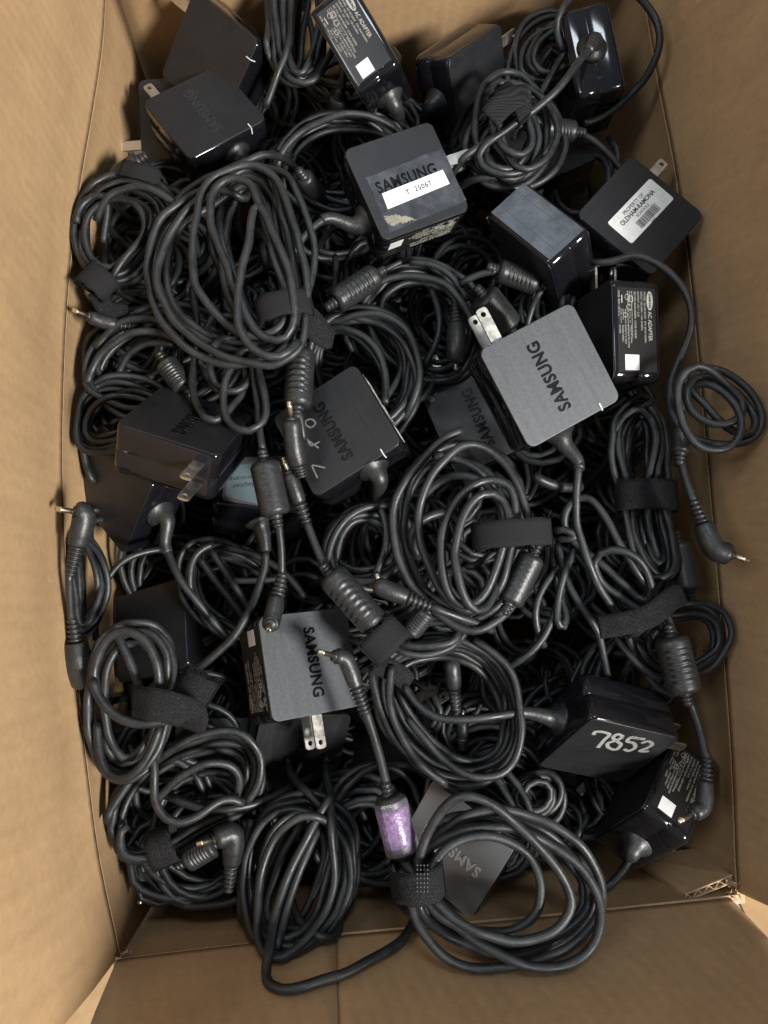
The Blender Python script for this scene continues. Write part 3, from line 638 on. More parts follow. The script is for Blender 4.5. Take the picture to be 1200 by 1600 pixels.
lk('barcode', rawmesh('barcode', (mb.V, mb.F), 'blackink'), st9)
mb = MB()
for i in range(70):
    u = r.choice((r.uniform(-w2*.95, -w2*.62), r.uniform(w2*.62, w2*.95))); v = r.uniform(-h2*.9, h2*.9); p = cen+Rz @ np.array([u, v]); s_ = r.uniform(.015, .035)
    mb.add([(p[0]-s_, p[1], .0195), (p[0], p[1]-s_, .0195), (p[0]+s_, p[1], .0195), (p[0], p[1]+s_, .0195)], [(0, 1, 2, 3)])
lk('worn_specks', rawmesh('worn_specks', (mb.V, mb.F), 'ink'), st9)
# handwriting: strokes with the flat of a paint marker
def strokes(key, lines, wd=.09, z=.012, m='marker', name='handwriting', face='z', zz=0.):
    mb = MB()
    for ln in lines:
        P = np.array([px_local(key, x, y, zz, face) for x, y in ln]); P = spline(P, .05)
        if face == 'z': P[:, 2] = z; V, Fc = tube(P, wd, 6); V[:, 2] = np.clip(V[:, 2], z-.006, z+.004)
        mb.add(V, Fc)
    return on_face(key, name, (mb.V, mb.F), m)
strokes('A23', [[(927, 1148), (931, 1143), (952, 1147), (944, 1156), (934, 1168)],
                [(974, 1151), (965, 1147), (958, 1152), (964, 1158), (970, 1163), (962, 1171), (951, 1168), (950, 1161), (962, 1157), (973, 1152)],
                [(1000, 1154), (986, 1152), (980, 1158), (990, 1161), (992, 1168), (982, 1173), (975, 1170)], [(986, 1152), (1008, 1155)],
                [(1002, 1161), (1013, 1158), (1019, 1163), (1010, 1169), (1000, 1173), (1010, 1174), (1014, 1173)]], .115)
strokes('A14', [[(508, 731), (490, 727), (488, 727), (496, 747)], [(500, 690), (486, 696), (480, 686)], [(498, 700), (480, 688), (474, 686)],
                [(478, 664), (486, 668), (493, 662), (487, 655), (478, 658), (478, 664)]], .05, m='worn')
strokes('A13', [[(669, 619), (673, 623), (677, 627)]], .17, name='pale_smudge')
# taped side of A8: tape sheet with a raised border on the -Y side
def side_sheet(key, x0, x1, z0, z1, m, name, off=.012, th=.012):
    b = MB().box((x0, -A-off-th, z0), (x1, -A-off, z1)); return on_face(key, name, (b.V, b.F), m)
side_sheet('A8', -2.7, 2.75, -2.85, -.25, 'tape', 'clear_tape')
for i_, (xa, xb, za, zb) in enumerate(((-2.3, 2.1, -.92, -.88), (-2.3, 2.1, -2.25, -2.22), (2.06, 2.1, -2.25, -.9), (-2.33, -2.29, -2.2, -.6))): side_sheet('A8', xa, xb, za, zb, 'ridge', 'tape_fold', .022, .012)
# teal sticker under tape
c = [px_local('A17', *p)[:2] for p in ((352, 775), (357, 728), (415, 722), (412, 790))]
tl = on_face('A17', 'teal_sticker', quadbox(c, .006, .02), 'teal')
cc = np.mean(c, 0); d_ = np.array(c[1])-np.array(c[2]); an = math.degrees(math.atan2(d_[1], d_[0]))
n_ = np.array([-math.sin(math.radians(an)), math.cos(math.radians(an))])
for s_, k in (('Adapter', .32), ('Samsung', -.38)): face_text(tl, s_, .62, cc[0]+n_[0]*k, cc[1]+n_[1]*k, .024, an, bold=.01)
on_face('A17', 'clear_tape', quadbox([px_local('A17', *p)[:2] for p in ((347, 782), (352, 716), (468, 712), (462, 800))], .024, .03, .03, 2), 'clear')
# ------------------------------------------------------------------ cords of the adapters, and loose coils
def anch(h): return h
# A1: thick coil
cord(t1, [(392, 300, .6), (385, 330, 1.2), (355, 290, 1.6), (322, 285, 1.8), (285, 315, 1.9), (250, 345, 2), (228, 395, 2), (230, 455, 2.2), (252, 503, 2.4), (300, 553, 2.5), (350, 568, 2.8), (400, 573, 3), (440, 560, 3.1), (462, 520, 3.2), (466, 460, 3.3), (455, 400, 3.4), (445, 340, 3.2), (432, 285, 2.6), (408, 248, 2.4),
     (375, 262, 2.4), (330, 298, 2.5), (280, 345, 2.6), (243, 400, 2.7), (243, 460, 2.9), (275, 504, 3), (312, 537, 3.2), (357, 558, 3.4), (417, 580, 3.6), (458, 567, 3.8), (474, 530, 4), (480, 470, 4.1), (472, 400, 4), (455, 330, 3.7), (430, 272, 3.2), (385, 248, 3),
     (340, 272, 3), (316, 290, 3.2), (311, 325, 3.3), (298, 380, 3.5), (297, 436, 3.6), (324, 477, 3.7), (368, 518, 3.9), (410, 532, 4), (446, 520, 4.1), (453, 480, 4.2), (432, 400, 4.2), (405, 330, 4), (393, 285, 3.6), (368, 262, 3.5),
     (336, 285, 3.6), (326, 340, 3.8), (345, 400, 4), (368, 450, 4.1), (385, 500, 4.2), (425, 541, 4.4), (455, 538, 4.5), (462, 490, 4.7), (451, 425, 4.8), (430, 369, 4.6), (410, 315, 4.3), (398, 300, 4.2),
     (391, 360, 4.3), (380, 410, 4.6), (372, 455, 4.8), (372, 519, 4.9), (391, 552, 5), (417, 573, 5), (450, 564, 5), (470, 520, 4.6), (471, 540, 3.4), (472, 552, 2.6)], .24, world0=h1, z=2)
strap(t1, (444, 484, 3.8), (462, 560), 1.5, 1.0, 1.5, tail=None, m='weave', seed=2)
tongue(t1, [(450, 478, 4.4), (478, 495, 3.8), (500, 520, 3.2), (520, 530, 2.6)], 1.5, 'velcro', 3)
ferrite(t1, (471, 548, 2.6), (465, 636, 2.8), .82)
cord(t1, [(466, 636, 2.8), (470, 655, 3), (478, 668, 2.8), (475, 690, 2.4)], .2, z=2.6)
dc_plug(t1, (472, 745, 3.0), (461, 706, 3.6), (452, 628, 4.4), .55)
bundle(t1, [(400, 262, 14), (330, 300, 16), (268, 350, 18), (246, 430, 16), (275, 500, 14), (340, 545, 12), (410, 558, 12), (452, 530, 10), (462, 460, 12), (440, 360, 16)], 4, 1.2, .235, 61, .6, .4)
bundle(t1, [(410, 255, 12), (372, 290, 14), (345, 350, 18), (352, 430, 18), (380, 500, 12), (420, 530, 10), (450, 500, 8), (455, 430, 12), (440, 340, 16)], 4, .6, .235, 62, .6, .5)
cord(t1, [(395, 262, 1), (440, 262, 2.4), (470, 310, 2.8), (490, 370, 2.8), (492, 420, 2.6), (478, 470, 2.8), (470, 500, 2.4)], .22)
# coil hanging below it
cl = thing('coiled_cord', 'loops of black cord hanging below the thick far left coil, ending in barrel filter', 'cord', Matrix.Translation((-.04, .14, 0)), 'coiled cords in the box')
cord(cl, [(340, 480, 0), (318, 520, .4), (305, 560, .8), (297, 612, 1.2), (312, 657, 1.4), (337, 671, 1.6), (365, 650, 1.8), (380, 612, 1.8), (385, 560, 1.5), (370, 520, 1), (345, 530, 1.4), (318, 575, 2), (320, 600, 2.2), (340, 616, 2.2), (365, 625, 2.2), (395, 605, 2), (402, 570, 1.8), (385, 530, 1.6), (366, 560, 2.2), (350, 590, 2.6), (342, 620, 2.8), (354, 660, 3), (380, 695, 3.2), (406, 684, 3.3), (417, 650, 3.2), (414, 605, 2.8), (404, 565, 2.2), (392, 540, 1.6), (400, 600, 2), (403, 650, 2.4), (408, 690, 2.6), (412, 716, 2.8)], .225)
cord(cl, [(300, 450, -1), (310, 530, -.4), (325, 600, .2), (355, 622, .6), (385, 600, .4), (400, 560, 0), (396, 500, -.6), (370, 430, -1)], .22)
ferrite(cl, (413, 722, 2.8), (431, 805, 2.6), .86, kind=1)
cord(cl, [(433, 812, 2.6), (441, 845, 2.4), (442, 875, 2.2), (440, 900, 2.1)], .22)
dc_plug(cl, (441, 898, 2.1), (424, 972, 2.8), (420, 985, 4.2), .5)
# left coil
def coil(label, z, ctrl, n, seed, r=.205, sm=.35, zj=.9, tail=None, head=None, name='coiled_cord'):
    c = at(np.mean([q[0] for q in ctrl]), np.mean([q[1] for q in ctrl]), z-1)
    t = thing(name, label, 'cord', Matrix.Translation(tuple(c*S)), 'coiled cords in the box'); bundle(t, ctrl, n, z, r, seed, zj, sm, tail=tail, head=head); return t
c2 = coil('coil of black cord against the upper left wall, held by a small fabric strap', 0, [(148, 432, 8), (122, 392, 14), (116, 335, 20), (155, 295, 20), (210, 290, 24), (262, 318, 28), (258, 372, 24), (215, 415, 20), (178, 446, 12)], 8, 3)
cord(c2, [(150, 345, .5), (168, 300, 1.2), (205, 284, 1.6), (245, 296, 1.8), (283, 328, 1.6), (305, 365, .6), (310, 400, -.6)], .22)
cord(c2, [(116, 350, .4), (110, 330, .6), (122, 312, .8), (150, 298, 1), (176, 300, 1.2), (165, 340, .6), (160, 390, .2)], .22)
strap(c2, (153, 440, .9), (172, 420), .95, .8, 1.5, m='weave', seed=5)
tongue(c2, [(150, 455, .4), (165, 480, -.2), (200, 488, -.6)], 1.1, 'velcro', 3)
tongue(t2, [(190, 262, .6), (218, 268, .9), (250, 278, .3)], 1.1, 'weave', 5, 'cable_strap')
ferrite(t2, (182, 275, -.6), (215, 252, -.2), .55, slots=False)
c3 = coil('coil of black cord arching below the strapped left coil, plug tip touching wall', -2.0, [(140, 600, 14), (150, 545, 20), (200, 507, 24), (270, 500, 28), (330, 520, 25), (360, 565, 20), (300, 625, 20), (200, 640, 14)], 8, 4)
cord(c3, [(136, 600, -.8), (147, 560, -.4), (177, 530, 0), (222, 515, .3), (267, 522, .4), (297, 545, .3), (330, 590, -.4)], .23)
cord(c3, [(150, 545, -.8), (185, 502, -.2), (230, 494, .3), (275, 502, .3), (320, 530, -.3)], .23)
cord(c3, [(180, 600, -2), (195, 550, -1.2), (235, 530, -.6), (280, 540, -.6)], .22)
dc_plug(c3, (210, 512, -.6), (160, 503, -.1), (114, 484, .6), .42)
ferrite(c3, (258, 566, .2), (288, 606, .2), .7)
c3b = coil('stacked arcs of black cord just above the large-faced left charger', -1.8, [(120, 700, 10), (122, 642, 14), (165, 603, 16), (225, 605, 18), (275, 640, 18), (210, 690, 16)], 7, 9)
c4 = coil('ring of black cord behind the sticker-numbered charger, round filter end facing up', -2.4, [(440, 275, 14), (450, 228, 16), (495, 192, 18), (560, 187, 18), (620, 210, 18), (620, 290, 20), (530, 330, 20)], 8, 6)
cord(c4, [(433, 262, -.5), (440, 235, 0), (467, 202, .5), (524, 180, .9), (580, 174, 1), (622, 200, .6), (640, 230, -.5)], .22)
ferrite(c4, (474, 276, -.2), (500, 310, -2.4), .62, slots=False)
c5 = coil('fan of concentric black cord arcs right of the thick coil\'s fabric strap', .2, [(508, 500, 7), (555, 492, 16), (603, 505, 26), (632, 550, 30), (638, 605, 28), (605, 660, 25), (530, 670, 25, -1.5), (480, 590, 22, -1.5), (490, 530, 8, -.6)], 8, 12, r=.225, zj=.6)
cord(c5, [(510, 500, .6), (557, 488, 1.2), (602, 488, 1.5), (636, 511, 1.6), (655, 552, 1.6), (659, 590, 1.4), (651, 627, 1), (621, 661, .2)], .225)
cord(c5, [(512, 510, .6), (545, 512, 1), (580, 525, 1.2), (600, 560, 1.3), (606, 600, 1.2), (600, 640, .8)], .225)
cord(t7, [(475, 362, 2.8), (458, 385, 2.9), (448, 410, 2.5), (444, 440, 1.6), (450, 470, .8), (470, 500, .2)], .225, world0=h7)
c6 = coil('arcs of black cord in the middle between the taped and brightly lit chargers', -1.6, [(572, 475, 12), (605, 432, 16), (660, 420, 20), (715, 450, 20), (745, 510, 16), (725, 570, 14), (670, 590, 14), (610, 540, 16)], 7, 15)
cord(c6, [(560, 490, -.4), (587, 440, .2), (625, 424, .6), (670, 430, .9), (715, 457, 1), (737, 496, 1), (752, 537, .6)], .225)
cord(c6, [(640, 410, .0), (680, 408, .3), (718, 438, .4), (730, 470, .2)], .225)
cord(c6, [(672, 450, -.6), (690, 490, -.3), (683, 545, -.3), (662, 572, -.6)], .22)
ferrite(c6, (523, 472, 1.8), (587, 430, 1.4), .8)
cord(c6, [(523, 400, -.5), (527, 420, 0), (524, 445, .6), (518, 474, 1.4)], .2)
dc_plug(c6, (712, 470, .2), (713, 548, .6), (712, 580, -.8), .6)
c7 = coil('upright strands of black cord along the far wall beside the labelled charger', -.8, [(478, -70, 20), (505, 0, 24), (500, 70, 26), (482, 135, 22), (450, 120, 20), (440, 50, 20), (440, -30, 18)], 8, 18, r=.22)
cord(c7, [(415, 168, -1.2), (430, 130, -.6), (449, 86, 0), (455, 30, .2), (452, -30, .2)], .24)
dc_plug(c7, (530, 78, .9), (505, -12, 1.2), (500, -40, 0), .5)
cord(c7, [(528, 60, .9), (537, 95, .6), (541, 130, -.4), (532, 150, -1.6)], .24)
ferrite(c7, (529, 150, -1.6), (518, 190, -4.5), .65, slots=False)
# knotted bundle of the glossy far right charger
bundle(t6, [(735, 232, 14), (762, 195, 20), (800, 158, 22), (845, 158, 18), (858, 200, 22), (840, 250, 22), (800, 278, 16), (760, 268, 14)], 6, 1.6, .225, 21, 1.1, .6)
bundle(t6, [(770, 130, 10), (800, 120, 12), (835, 150, 16), (850, 230, 16), (810, 265, 14), (770, 220, 18)], 4, 2.2, .225, 22, .8, .7)
cord(t6, [(872, 140, 3.9), (850, 158, 3.6), (815, 185, 3.2), (770, 215, 2.8), (742, 235, 2.4), (735, 262, 2), (775, 278, 2.2), (825, 270, 2.2), (850, 240, 2)], .235, world0=h6)
strap(t6, (798, 165, 3.2), (770, 190), 1.2, .8, 1.2, m='velcro', seed=7)
tongue(t6, [(765, 185, 3.8), (790, 160, 4.2), (815, 150, 4.4), (830, 147, 4.6)], 1.5, 'weave', 8)
cord(t6, [(988, -12, 2.5), (1010, 2, 3), (1030, 30, 3.2), (1036, 60, 3), (1020, 110, 1.8), (985, 155, 0), (945, 185, -1), (905, 195, -1)], .24)
cord(t6, [(880, 80, 1), (862, 40, 1.2), (872, 12, 1.4), (900, -10, 1.4)], .2)
c8 = coil('thin loops of black cord beside the glossy charger in the far right corner', -1.5, [(825, 120, 8), (820, 72, 8), (850, 45, 10), (890, 30, 10), (898, 85, 9), (862, 125, 8)], 4, 24)
ferrite(t9, (852, 200, 1.0), (898, 206, .8), .68)
cord(t9, [(905, 208, .6), (925, 215, .6), (948, 232, .4), (966, 256, .2), (985, 290, -.6)], .22)
cord(t9, [(845, 198, 1), (825, 215, .6), (815, 245, 0)], .22)
# taped charger side: cords between
c9 = coil('short upright black strands strapped above the brightly lit charger', -1.2, [(820, 500, 10), (834, 452, 12), (864, 425, 12), (893, 455, 10), (862, 520, 12)], 7, 26)
strap(c9, (898, 432, -.6), (880, 460), 1.0, .9, 2.0, m='velcro', seed=9)
ferrite(c9, (778, 422, 1.4), (838, 444, .8), .72)
cord(c9, [(720, 452, .2), (727, 433, .8), (745, 421, 1.4), (765, 419, 1.5), (780, 423, 1.5)], .22)
ferrite(c9, (755, 462, 1.4), (795, 512, .2), .98, slots=False)
cord(t11, [(888, 390, -0.2), (905, 404, 0.6), (925, 413, 1.9), (960, 405, 3.3), (1005, 398, 4.1), (1050, 421, 4.6), (1082, 460, 4.9), (1086, 508, 4.6), (1069, 545, 4.0), (1050, 575, 3.5),
     (1045, 620, 4.0), (1060, 680, 4.6), (1100, 700, 5.0), (1150, 697, 5.4), (1190, 688, 5.6), (1203, 655, 5.6), (1188, 620, 5.6), (1144, 583, 5.5), (1090, 570, 5.2), (1060, 560, 4.6), (1058, 580, 4.6),
     (1075, 612, 4.9), (1105, 640, 5.4), (1147, 676, 5.8), (1185, 694, 6.0), (1195, 665, 5.6), (1175, 635, 5.2), (1130, 600, 5.0), (1085, 575, 4.9), (1070, 595, 5.0),
     (1072, 640, 5.4), (1100, 668, 5.8), (1135, 676, 6.0), (1168, 658, 6.0), (1172, 625, 6.0), (1150, 600, 6.0), (1110, 580, 6.2), (1095, 556, 6.1), (1068, 572, 6.3), (1052, 612, 6.3), (1062, 665, 6.2), (1095, 706, 6.2), (1129, 720, 6.2), (1157, 697, 6.2), (1165, 657, 6.2), (1147, 612, 6.1), (1100, 590, 5.8), (1070, 600, 4.6), (1062, 640, 4.0), (1062, 668, 4.0)], .22)
cord(t11, [(1062, 712, 4.6), (1068, 745, 5.0), (1084, 786, 5.4)], .22)
ferrite(t11, (1064, 672, 4.6), (1062, 708, 4.8), .5, slots=False)
dc_plug(t11, (1083, 784, 5.4), (1115, 858, 5.8), (1170, 876, 6.0), .62)
c10 = coil('long bundle of black cord strapped upright along the right wall', 1.0, [(962, 700, 10), (985, 640, 14), (1012, 622, 12), (1036, 680, 16), (1028, 775, 12), (1045, 850, 16), (1050, 905, 14), (1018, 900, 14), (990, 840, 14), (985, 775, 12)], 7, 28, r=.225)
cord(c10, [(955, 720, 1.2), (962, 660, 1.8), (985, 628, 2.2), (1010, 625, 2.4), (1025, 655, 2.2), (1018, 720, 1.8), (1010, 790, 1.5), (1018, 850, 1.2), (1035, 900, 1)], .23)
strap(c10, (1010, 776, 1.6), (1014, 850), 1.75, 1.1, 1.8, m='velcro', seed=11)
ferrite(c10, (1060, 848, .8), (1077, 922, .8), .75, slots=False)
# brightly lit top charger: cord down to the fuzzy strap, filter and plug
cord(t12, [(896, 790, 3.8), (896, 812, 3.6), (911, 861, 3.4), (937, 914, 3), (962, 958, 2.4), (985, 1000, 1.6), (1000, 1045, 1), (1030, 1085, .6), (1062, 1092, .6), (1085, 1060, .8), (1060, 1000, 1.6), (1040, 960, 2.2),
     (1010, 915, 2.6), (975, 860, 2.8), (945, 800, 2.8), (915, 764, 2.6), (890, 770, 1.8), (870, 800, 1.2), (895, 850, 1.4), (940, 880, 1.8), (990, 930, 2.2), (1015, 960, 2.2), (1027, 914, 2.8), (1012, 880, 3), (975, 850, 3.2), (938, 850, 3), (915, 870, 2.2), (930, 905, 2), (975, 940, 2.2), (1020, 965, 2.4), (1046, 984, 2.4)], .23, world0=h12)
cord(t12, [(862, 840, 0), (874, 925, .8), (889, 985, 1.2), (877, 1005, 1.4), (864, 982, 1.2), (878, 910, 1.2), (900, 850, 1)], .225)
cord(t12, [(880, 880, .6), (850, 910, 1), (830, 955, 1), (840, 996, .6), (850, 1010, .2)], .225)
cord(t12, [(885, 900, .6), (868, 950, 1), (855, 996, 1), (810, 1038, .5), (790, 1045, 0)], .225)
cord(t12, [(870, 850, .8), (889, 914, 1.2), (915, 955, 1.4), (937, 1000, 1.2), (947, 1039, .6), (950, 1060, 0)], .225)
cord(t12, [(866, 830, 1.4), (893, 826, 1.8), (920, 838, 1.6), (905, 850, 1.6), (870, 842, 1.2)], .225)
cord(t12, [(835, 742, 3), (860, 762, 3), (888, 770, 2.6), (905, 762, 2.2)], .3)
cord(t12, [(985, 985, 1.4), (1000, 1030, 1.4), (1030, 1055, 1.2), (1060, 1058, 1)], .22)
strap(t12, (1000, 968, 2.6), (1030, 1010), 1.1, .9, 1.0, m='velcro', seed=13, fuzz=90)
tongue(t12, [(935, 980, 2.8), (975, 974, 3.4), (1015, 962, 3.6), (1050, 935, 3.4), (1068, 928, 3.2)], 1.3, 'velcro', 14, 'cable_strap')
ferrite(t12, (1048, 995, 3.2), (1070, 1082, 3.2), .95)
cord(t12, [(1074, 1092, 3.0), (1086, 1115, 2.8), (1098, 1150, 2.8), (1104, 1188, 3)], .24)
dc_plug(t12, (1104, 1186, 3), (1100, 1260, 3.4), (1060, 1284, 3.8), .48)
c17 = coil('loose thin loops of black cord by the right wall under the fuzzy strap', .8, [(1020, 962, 8), (1070, 948, 12), (1118, 957, 10), (1142, 995, 8), (1112, 1035, 9), (1065, 1050, 12), (1012, 1050, 12), (990, 1012, 10)], 4, 31)
# centre coil
c12 = coil('bright tangled coil of black cord at the centre, gripped by a wide woven strap', 1.0, [(630, 800, 14), (650, 730, 14), (715, 700, 14), (780, 720, 16), (805, 800, 14), (795, 890, 16), (750, 950, 12), (700, 960, 12), (650, 900, 14)], 3, 33, r=.235)
cord(c12, [(722, 672, 2.6), (689, 684, 2.8), (655, 717, 2.8), (629, 750, 2.6), (614, 800, 2.4), (614, 840, 2.4), (625, 885, 2.4), (650, 930, 2.6), (685, 968, 2.6), (730, 989, 2.8), (775, 978, 3), (809, 947, 3), (826, 905, 3.2), (832, 850, 3.4), (824, 800, 3.5), (805, 745, 3.6), (770, 692, 3.6),
     (730, 690, 3.7), (696, 708, 3.8), (668, 752, 3.6), (650, 800, 3.4), (660, 850, 3.4), (672, 900, 3.4), (700, 945, 3.6), (735, 972, 3.8), (765, 945, 4), (790, 905, 4.2), (801, 850, 4.3), (805, 790, 4.4), (797, 742, 4.5), (772, 738, 4.6),
     (745, 742, 4.7), (722, 765, 4.7), (700, 805, 4.7), (687, 850, 4.7), (683, 895, 4.6), (700, 940, 4.5), (728, 968, 4.6), (752, 950, 4.8), (775, 900, 4.9), (790, 850, 5), (798, 795, 5.1), (785, 762, 5.2), (760, 762, 5.3),
     (734, 778, 5.4), (719, 800, 5.4), (709, 842, 5.4), (715, 887, 5.3), (724, 940, 5.2), (738, 977, 5), (762, 955, 4.6), (785, 905, 4), (795, 840, 3.6), (785, 780, 3.2), (755, 745, 2.8), (715, 735, 2.6), (680, 745, 2.4), (662, 775, 2)], .245)
cord(c12, [(677, 712, 2), (722, 712, 2.4), (752, 734, 2.4), (775, 765, 2)], .23)
cord(c12, [(700, 800, 2.2), (660, 805, 2.8), (632, 820, 2.8), (632, 848, 2.4), (660, 880, 1.6)], .27)
cord(c12, [(728, 885, 2.2), (748, 884, 2.4), (768, 870, 2.4), (790, 850, 2)], .2)
cord(c12, [(745, 812, 3), (760, 796, 3.4), (785, 790, 3.4), (800, 800, 3.0)], .24)
strap(c12, (800, 836, 4.2), (806, 900), 2.1, 1.3, 1.5, m='weave', seed=17, fuzz=60)
ferrite(c12, (832, 868, 3.4), (795, 942, 3.2), .78, kind=1)
cord(c12, [(793, 946, 3), (785, 958, 3), (770, 968, 2.8)], .2)
dc_plug(c12, (672, 948, 3.6), (596, 918, 3.8), (590, 900, 3.0), .52)
cord(c12, [(672, 948, 3.6), (700, 958, 3.6), (735, 972, 3.4), (770, 985, 2.4)], .24)
# middle charger's own coil, filter, strap
bundle(t14, [(515, 885, 8), (519, 835, 12), (552, 798, 16), (600, 797, 18), (640, 830, 16), (622, 890, 14), (578, 910, 12), (545, 905, 9)], 6, 0, .22, 36, .9, .35)
cord(t14, [(608, 815, .6), (612, 830, .8), (606, 862, .8), (585, 895, .6), (575, 930, .4)], .22, world0=h14)
cord(t14, [(511, 890, 1.4), (513, 848, 1.4), (535, 808, 1.4), (573, 786, 1.2), (610, 790, .8)], .225)
dc_plug(t14, (479, 816, 2), (456, 752, 2.6), (442, 716, 2.6), .45)
cord(t14, [(478, 812, 2), (490, 848, 2), (508, 888, 2.2)], .24)
ferrite(t14, (516, 897, 2.6), (587, 977, 2.6), .88)
strap(t14, (600, 1000, 2.6), (560, 960), 1.2, .9, 1.6, m='weave', seed=19, fuzz=50)
tongue(t14, [(585, 1035, 1.8), (620, 1052, 1.2), (640, 1068, .6)], 1.2, 'velcro', 20)
bundle(t14, [(600, 1008, 6), (650, 1018, 10), (700, 1016, 12), (738, 985, 10), (700, 960, 12, -1), (640, 975, 12, -1)], 4, 2.0, .225, 38, .6, .3)
ferrite(t14, (640, 990, 1.8), (668, 955, 2.2), .6, slots=True)
# numbered charger's long loops
bundle(t23, [(603, 1040, 10), (602, 1100, 18), (642, 1165, 20), (700, 1208, 20), (765, 1210, 14), (800, 1172, 12), (803, 1108, 12), (778, 1045, 14), (720, 1008, 12), (650, 1012, 12)], 6, .2, .23, 41, .9, .3)
cord(t23, [(780, 1120, 1.8), (722, 1128, 1.8), (662, 1117, 1.4), (640, 1094, 1), (625, 1060, .6)], .235, world0=h23)
cord(t23, [(581, 1041, 1.2), (584, 1094, 1.4), (610, 1142, 1.6), (644, 1187, 1.8), (690, 1226, 1.8), (715, 1240, 1)], .235)
cord(t23, [(612, 1040, 1.6), (606, 1094, 1.8), (622, 1150, 2), (662, 1204, 2.2), (706, 1230, 2)], .235)
cord(t23, [(740, 1000, 1.4), (782, 1022, 1.6), (808, 1067, 1.8), (813, 1131, 1.9), (812, 1187, 2), (794, 1221, 2.1), (756, 1227, 2.2), (707, 1200, 2), (662, 1158, 1.8), (630, 1112, 1.5)], .235)
dc_plug(t23, (712, 1108, -1.5), (706, 1040, -.5), (700, 1020, -2), .5)
dc_plug(t23, (722, 1170, -2), (722, 1130, -1.5), (724, 1110, -2.5), .4)
# left charger with flared cord end
cord(t16, [(275, 895, -1.6), (298, 930, -1.6), (325, 962, -2), (352, 992, -2.6), (370, 1010, -3.4)], .24, world0=h16)
c20 = coil('dim crossing strands of black cord left of the bright-faced charger with lettering', -4.2, [(300, 935, 8), (292, 882, 12), (325, 850, 14), (380, 870, 14), (430, 900, 14), (440, 955, 12), (390, 1000, 12), (340, 975, 12)], 7, 43)
cord(c20, [(299, 935, -1.8), (291, 882, -1.4), (312, 845, -1.4), (334, 850, -1.8)], .225)
cord(c20, [(310, 870, -2.4), (345, 920, -2.4), (380, 960, -2.6), (392, 985, -3)], .225)
cord(c20, [(330, 860, -2.2), (370, 920, -2.4), (395, 960, -2.8)], .225)
cord(c20, [(355, 856, -2.2), (400, 866, -1.8), (445, 890, -1.8), (482, 942, -2)], .225)
cord(c20, [(350, 906, -2.6), (400, 909, -2.2), (445, 903, -2.4)], .2)
# cord from beneath the teal one
tt, PT17 = ADP['A17']
mesh('strain_relief', *tube(spline([at(402, 812, -.2), at(409, 826, -.2), at(413, 845, -.2), at(415, 862, -.2)], .14), np.interp(np.linspace(0, 1, len(spline([at(402, 812, -.2), at(409, 826, -.2), at(413, 845, -.2), at(415, 862, -.2)], .14))), [0, .1, .25, 1], [.85, .8, .5, .33]), 18), 'rubber2', tt, True)
cord(tt, [(415, 862, -.2), (415, 890, -.2), (400, 940, 0), (370, 990, .4), (335, 1030, .6), (305, 1045, .4), (285, 1060, -.4)], .24)
# lower left coil with frayed strap
c18 = coil('fat coil of black cord by the lower left wall, tied with frayed cloth strap', .2, [(150, 1110, 10), (147, 1050, 10), (168, 1002, 12), (212, 975, 14), (252, 988, 16), (266, 1040, 16), (257, 1100, 12), (243, 1160, 14), (215, 1203, 18), (177, 1213, 14), (157, 1170, 12)], 7, 45, r=.24)
cord(c18, [(150, 1080, 2), (144, 1062, 2.2), (147, 1014, 2.4), (174, 984, 2.6), (211, 976, 2.8), (241, 999, 2.8), (250, 1044, 2.8), (245, 1085, 2.4), (250, 1120, 2)], .27)
cord(c18, [(144, 1062, 2.2), (152, 1092, 2.4), (170, 1120, 2.6), (203, 1138, 2.8), (240, 1136, 2.8), (266, 1124, 2.6)], .27)
cord(c18, [(180, 985, 1.6), (198, 1020, 1.8), (210, 1050, 1.8), (222, 1084, 1.6)], .25)
cord(c18, [(250, 1135, 2), (235, 1185, 2), (205, 1225, 1.8), (172, 1228, 1.6), (154, 1190, 1.2), (150, 1130, .8)], .25)
tongue(c18, [(207, 1095, 2.6), (240, 1100, 3.5), (275, 1108, 3.3), (300, 1118, 2.8), (296, 1140, 2.0)], 1.7, 'velcro', 23, 'cable_strap')
strap(c18, (308, 1072, .8), (285, 1110), 1.0, .9, 1.5, m='velcro', seed=24, fuzz=120)
c19 = coil('narrow bundle of thin black strands against the left wall under a bent plug', -.8, [(107, 830, 7), (96, 880, 10), (105, 950, 9), (125, 1000, 8), (150, 960, 12), (160, 900, 14), (145, 850, 12)], 6, 47, r=.19)
cord(c19, [(255, 858, -1.6), (225, 861, -1), (197, 871, -.6), (156, 912, -.6), (145, 965, -.8), (150, 1000, -1.4)], .2)
dc_plug(c19, (110, 898, 2.2), (133, 802, 3.0), (88, 795, 3.4), .62)
cord(c19, [(109, 894, 2.2), (107, 930, 1.6), (112, 972, .8)], .22)
dc_plug(c19, (113, 968, .8), (125, 1045, .6), (140, 1088, -.6), .75)
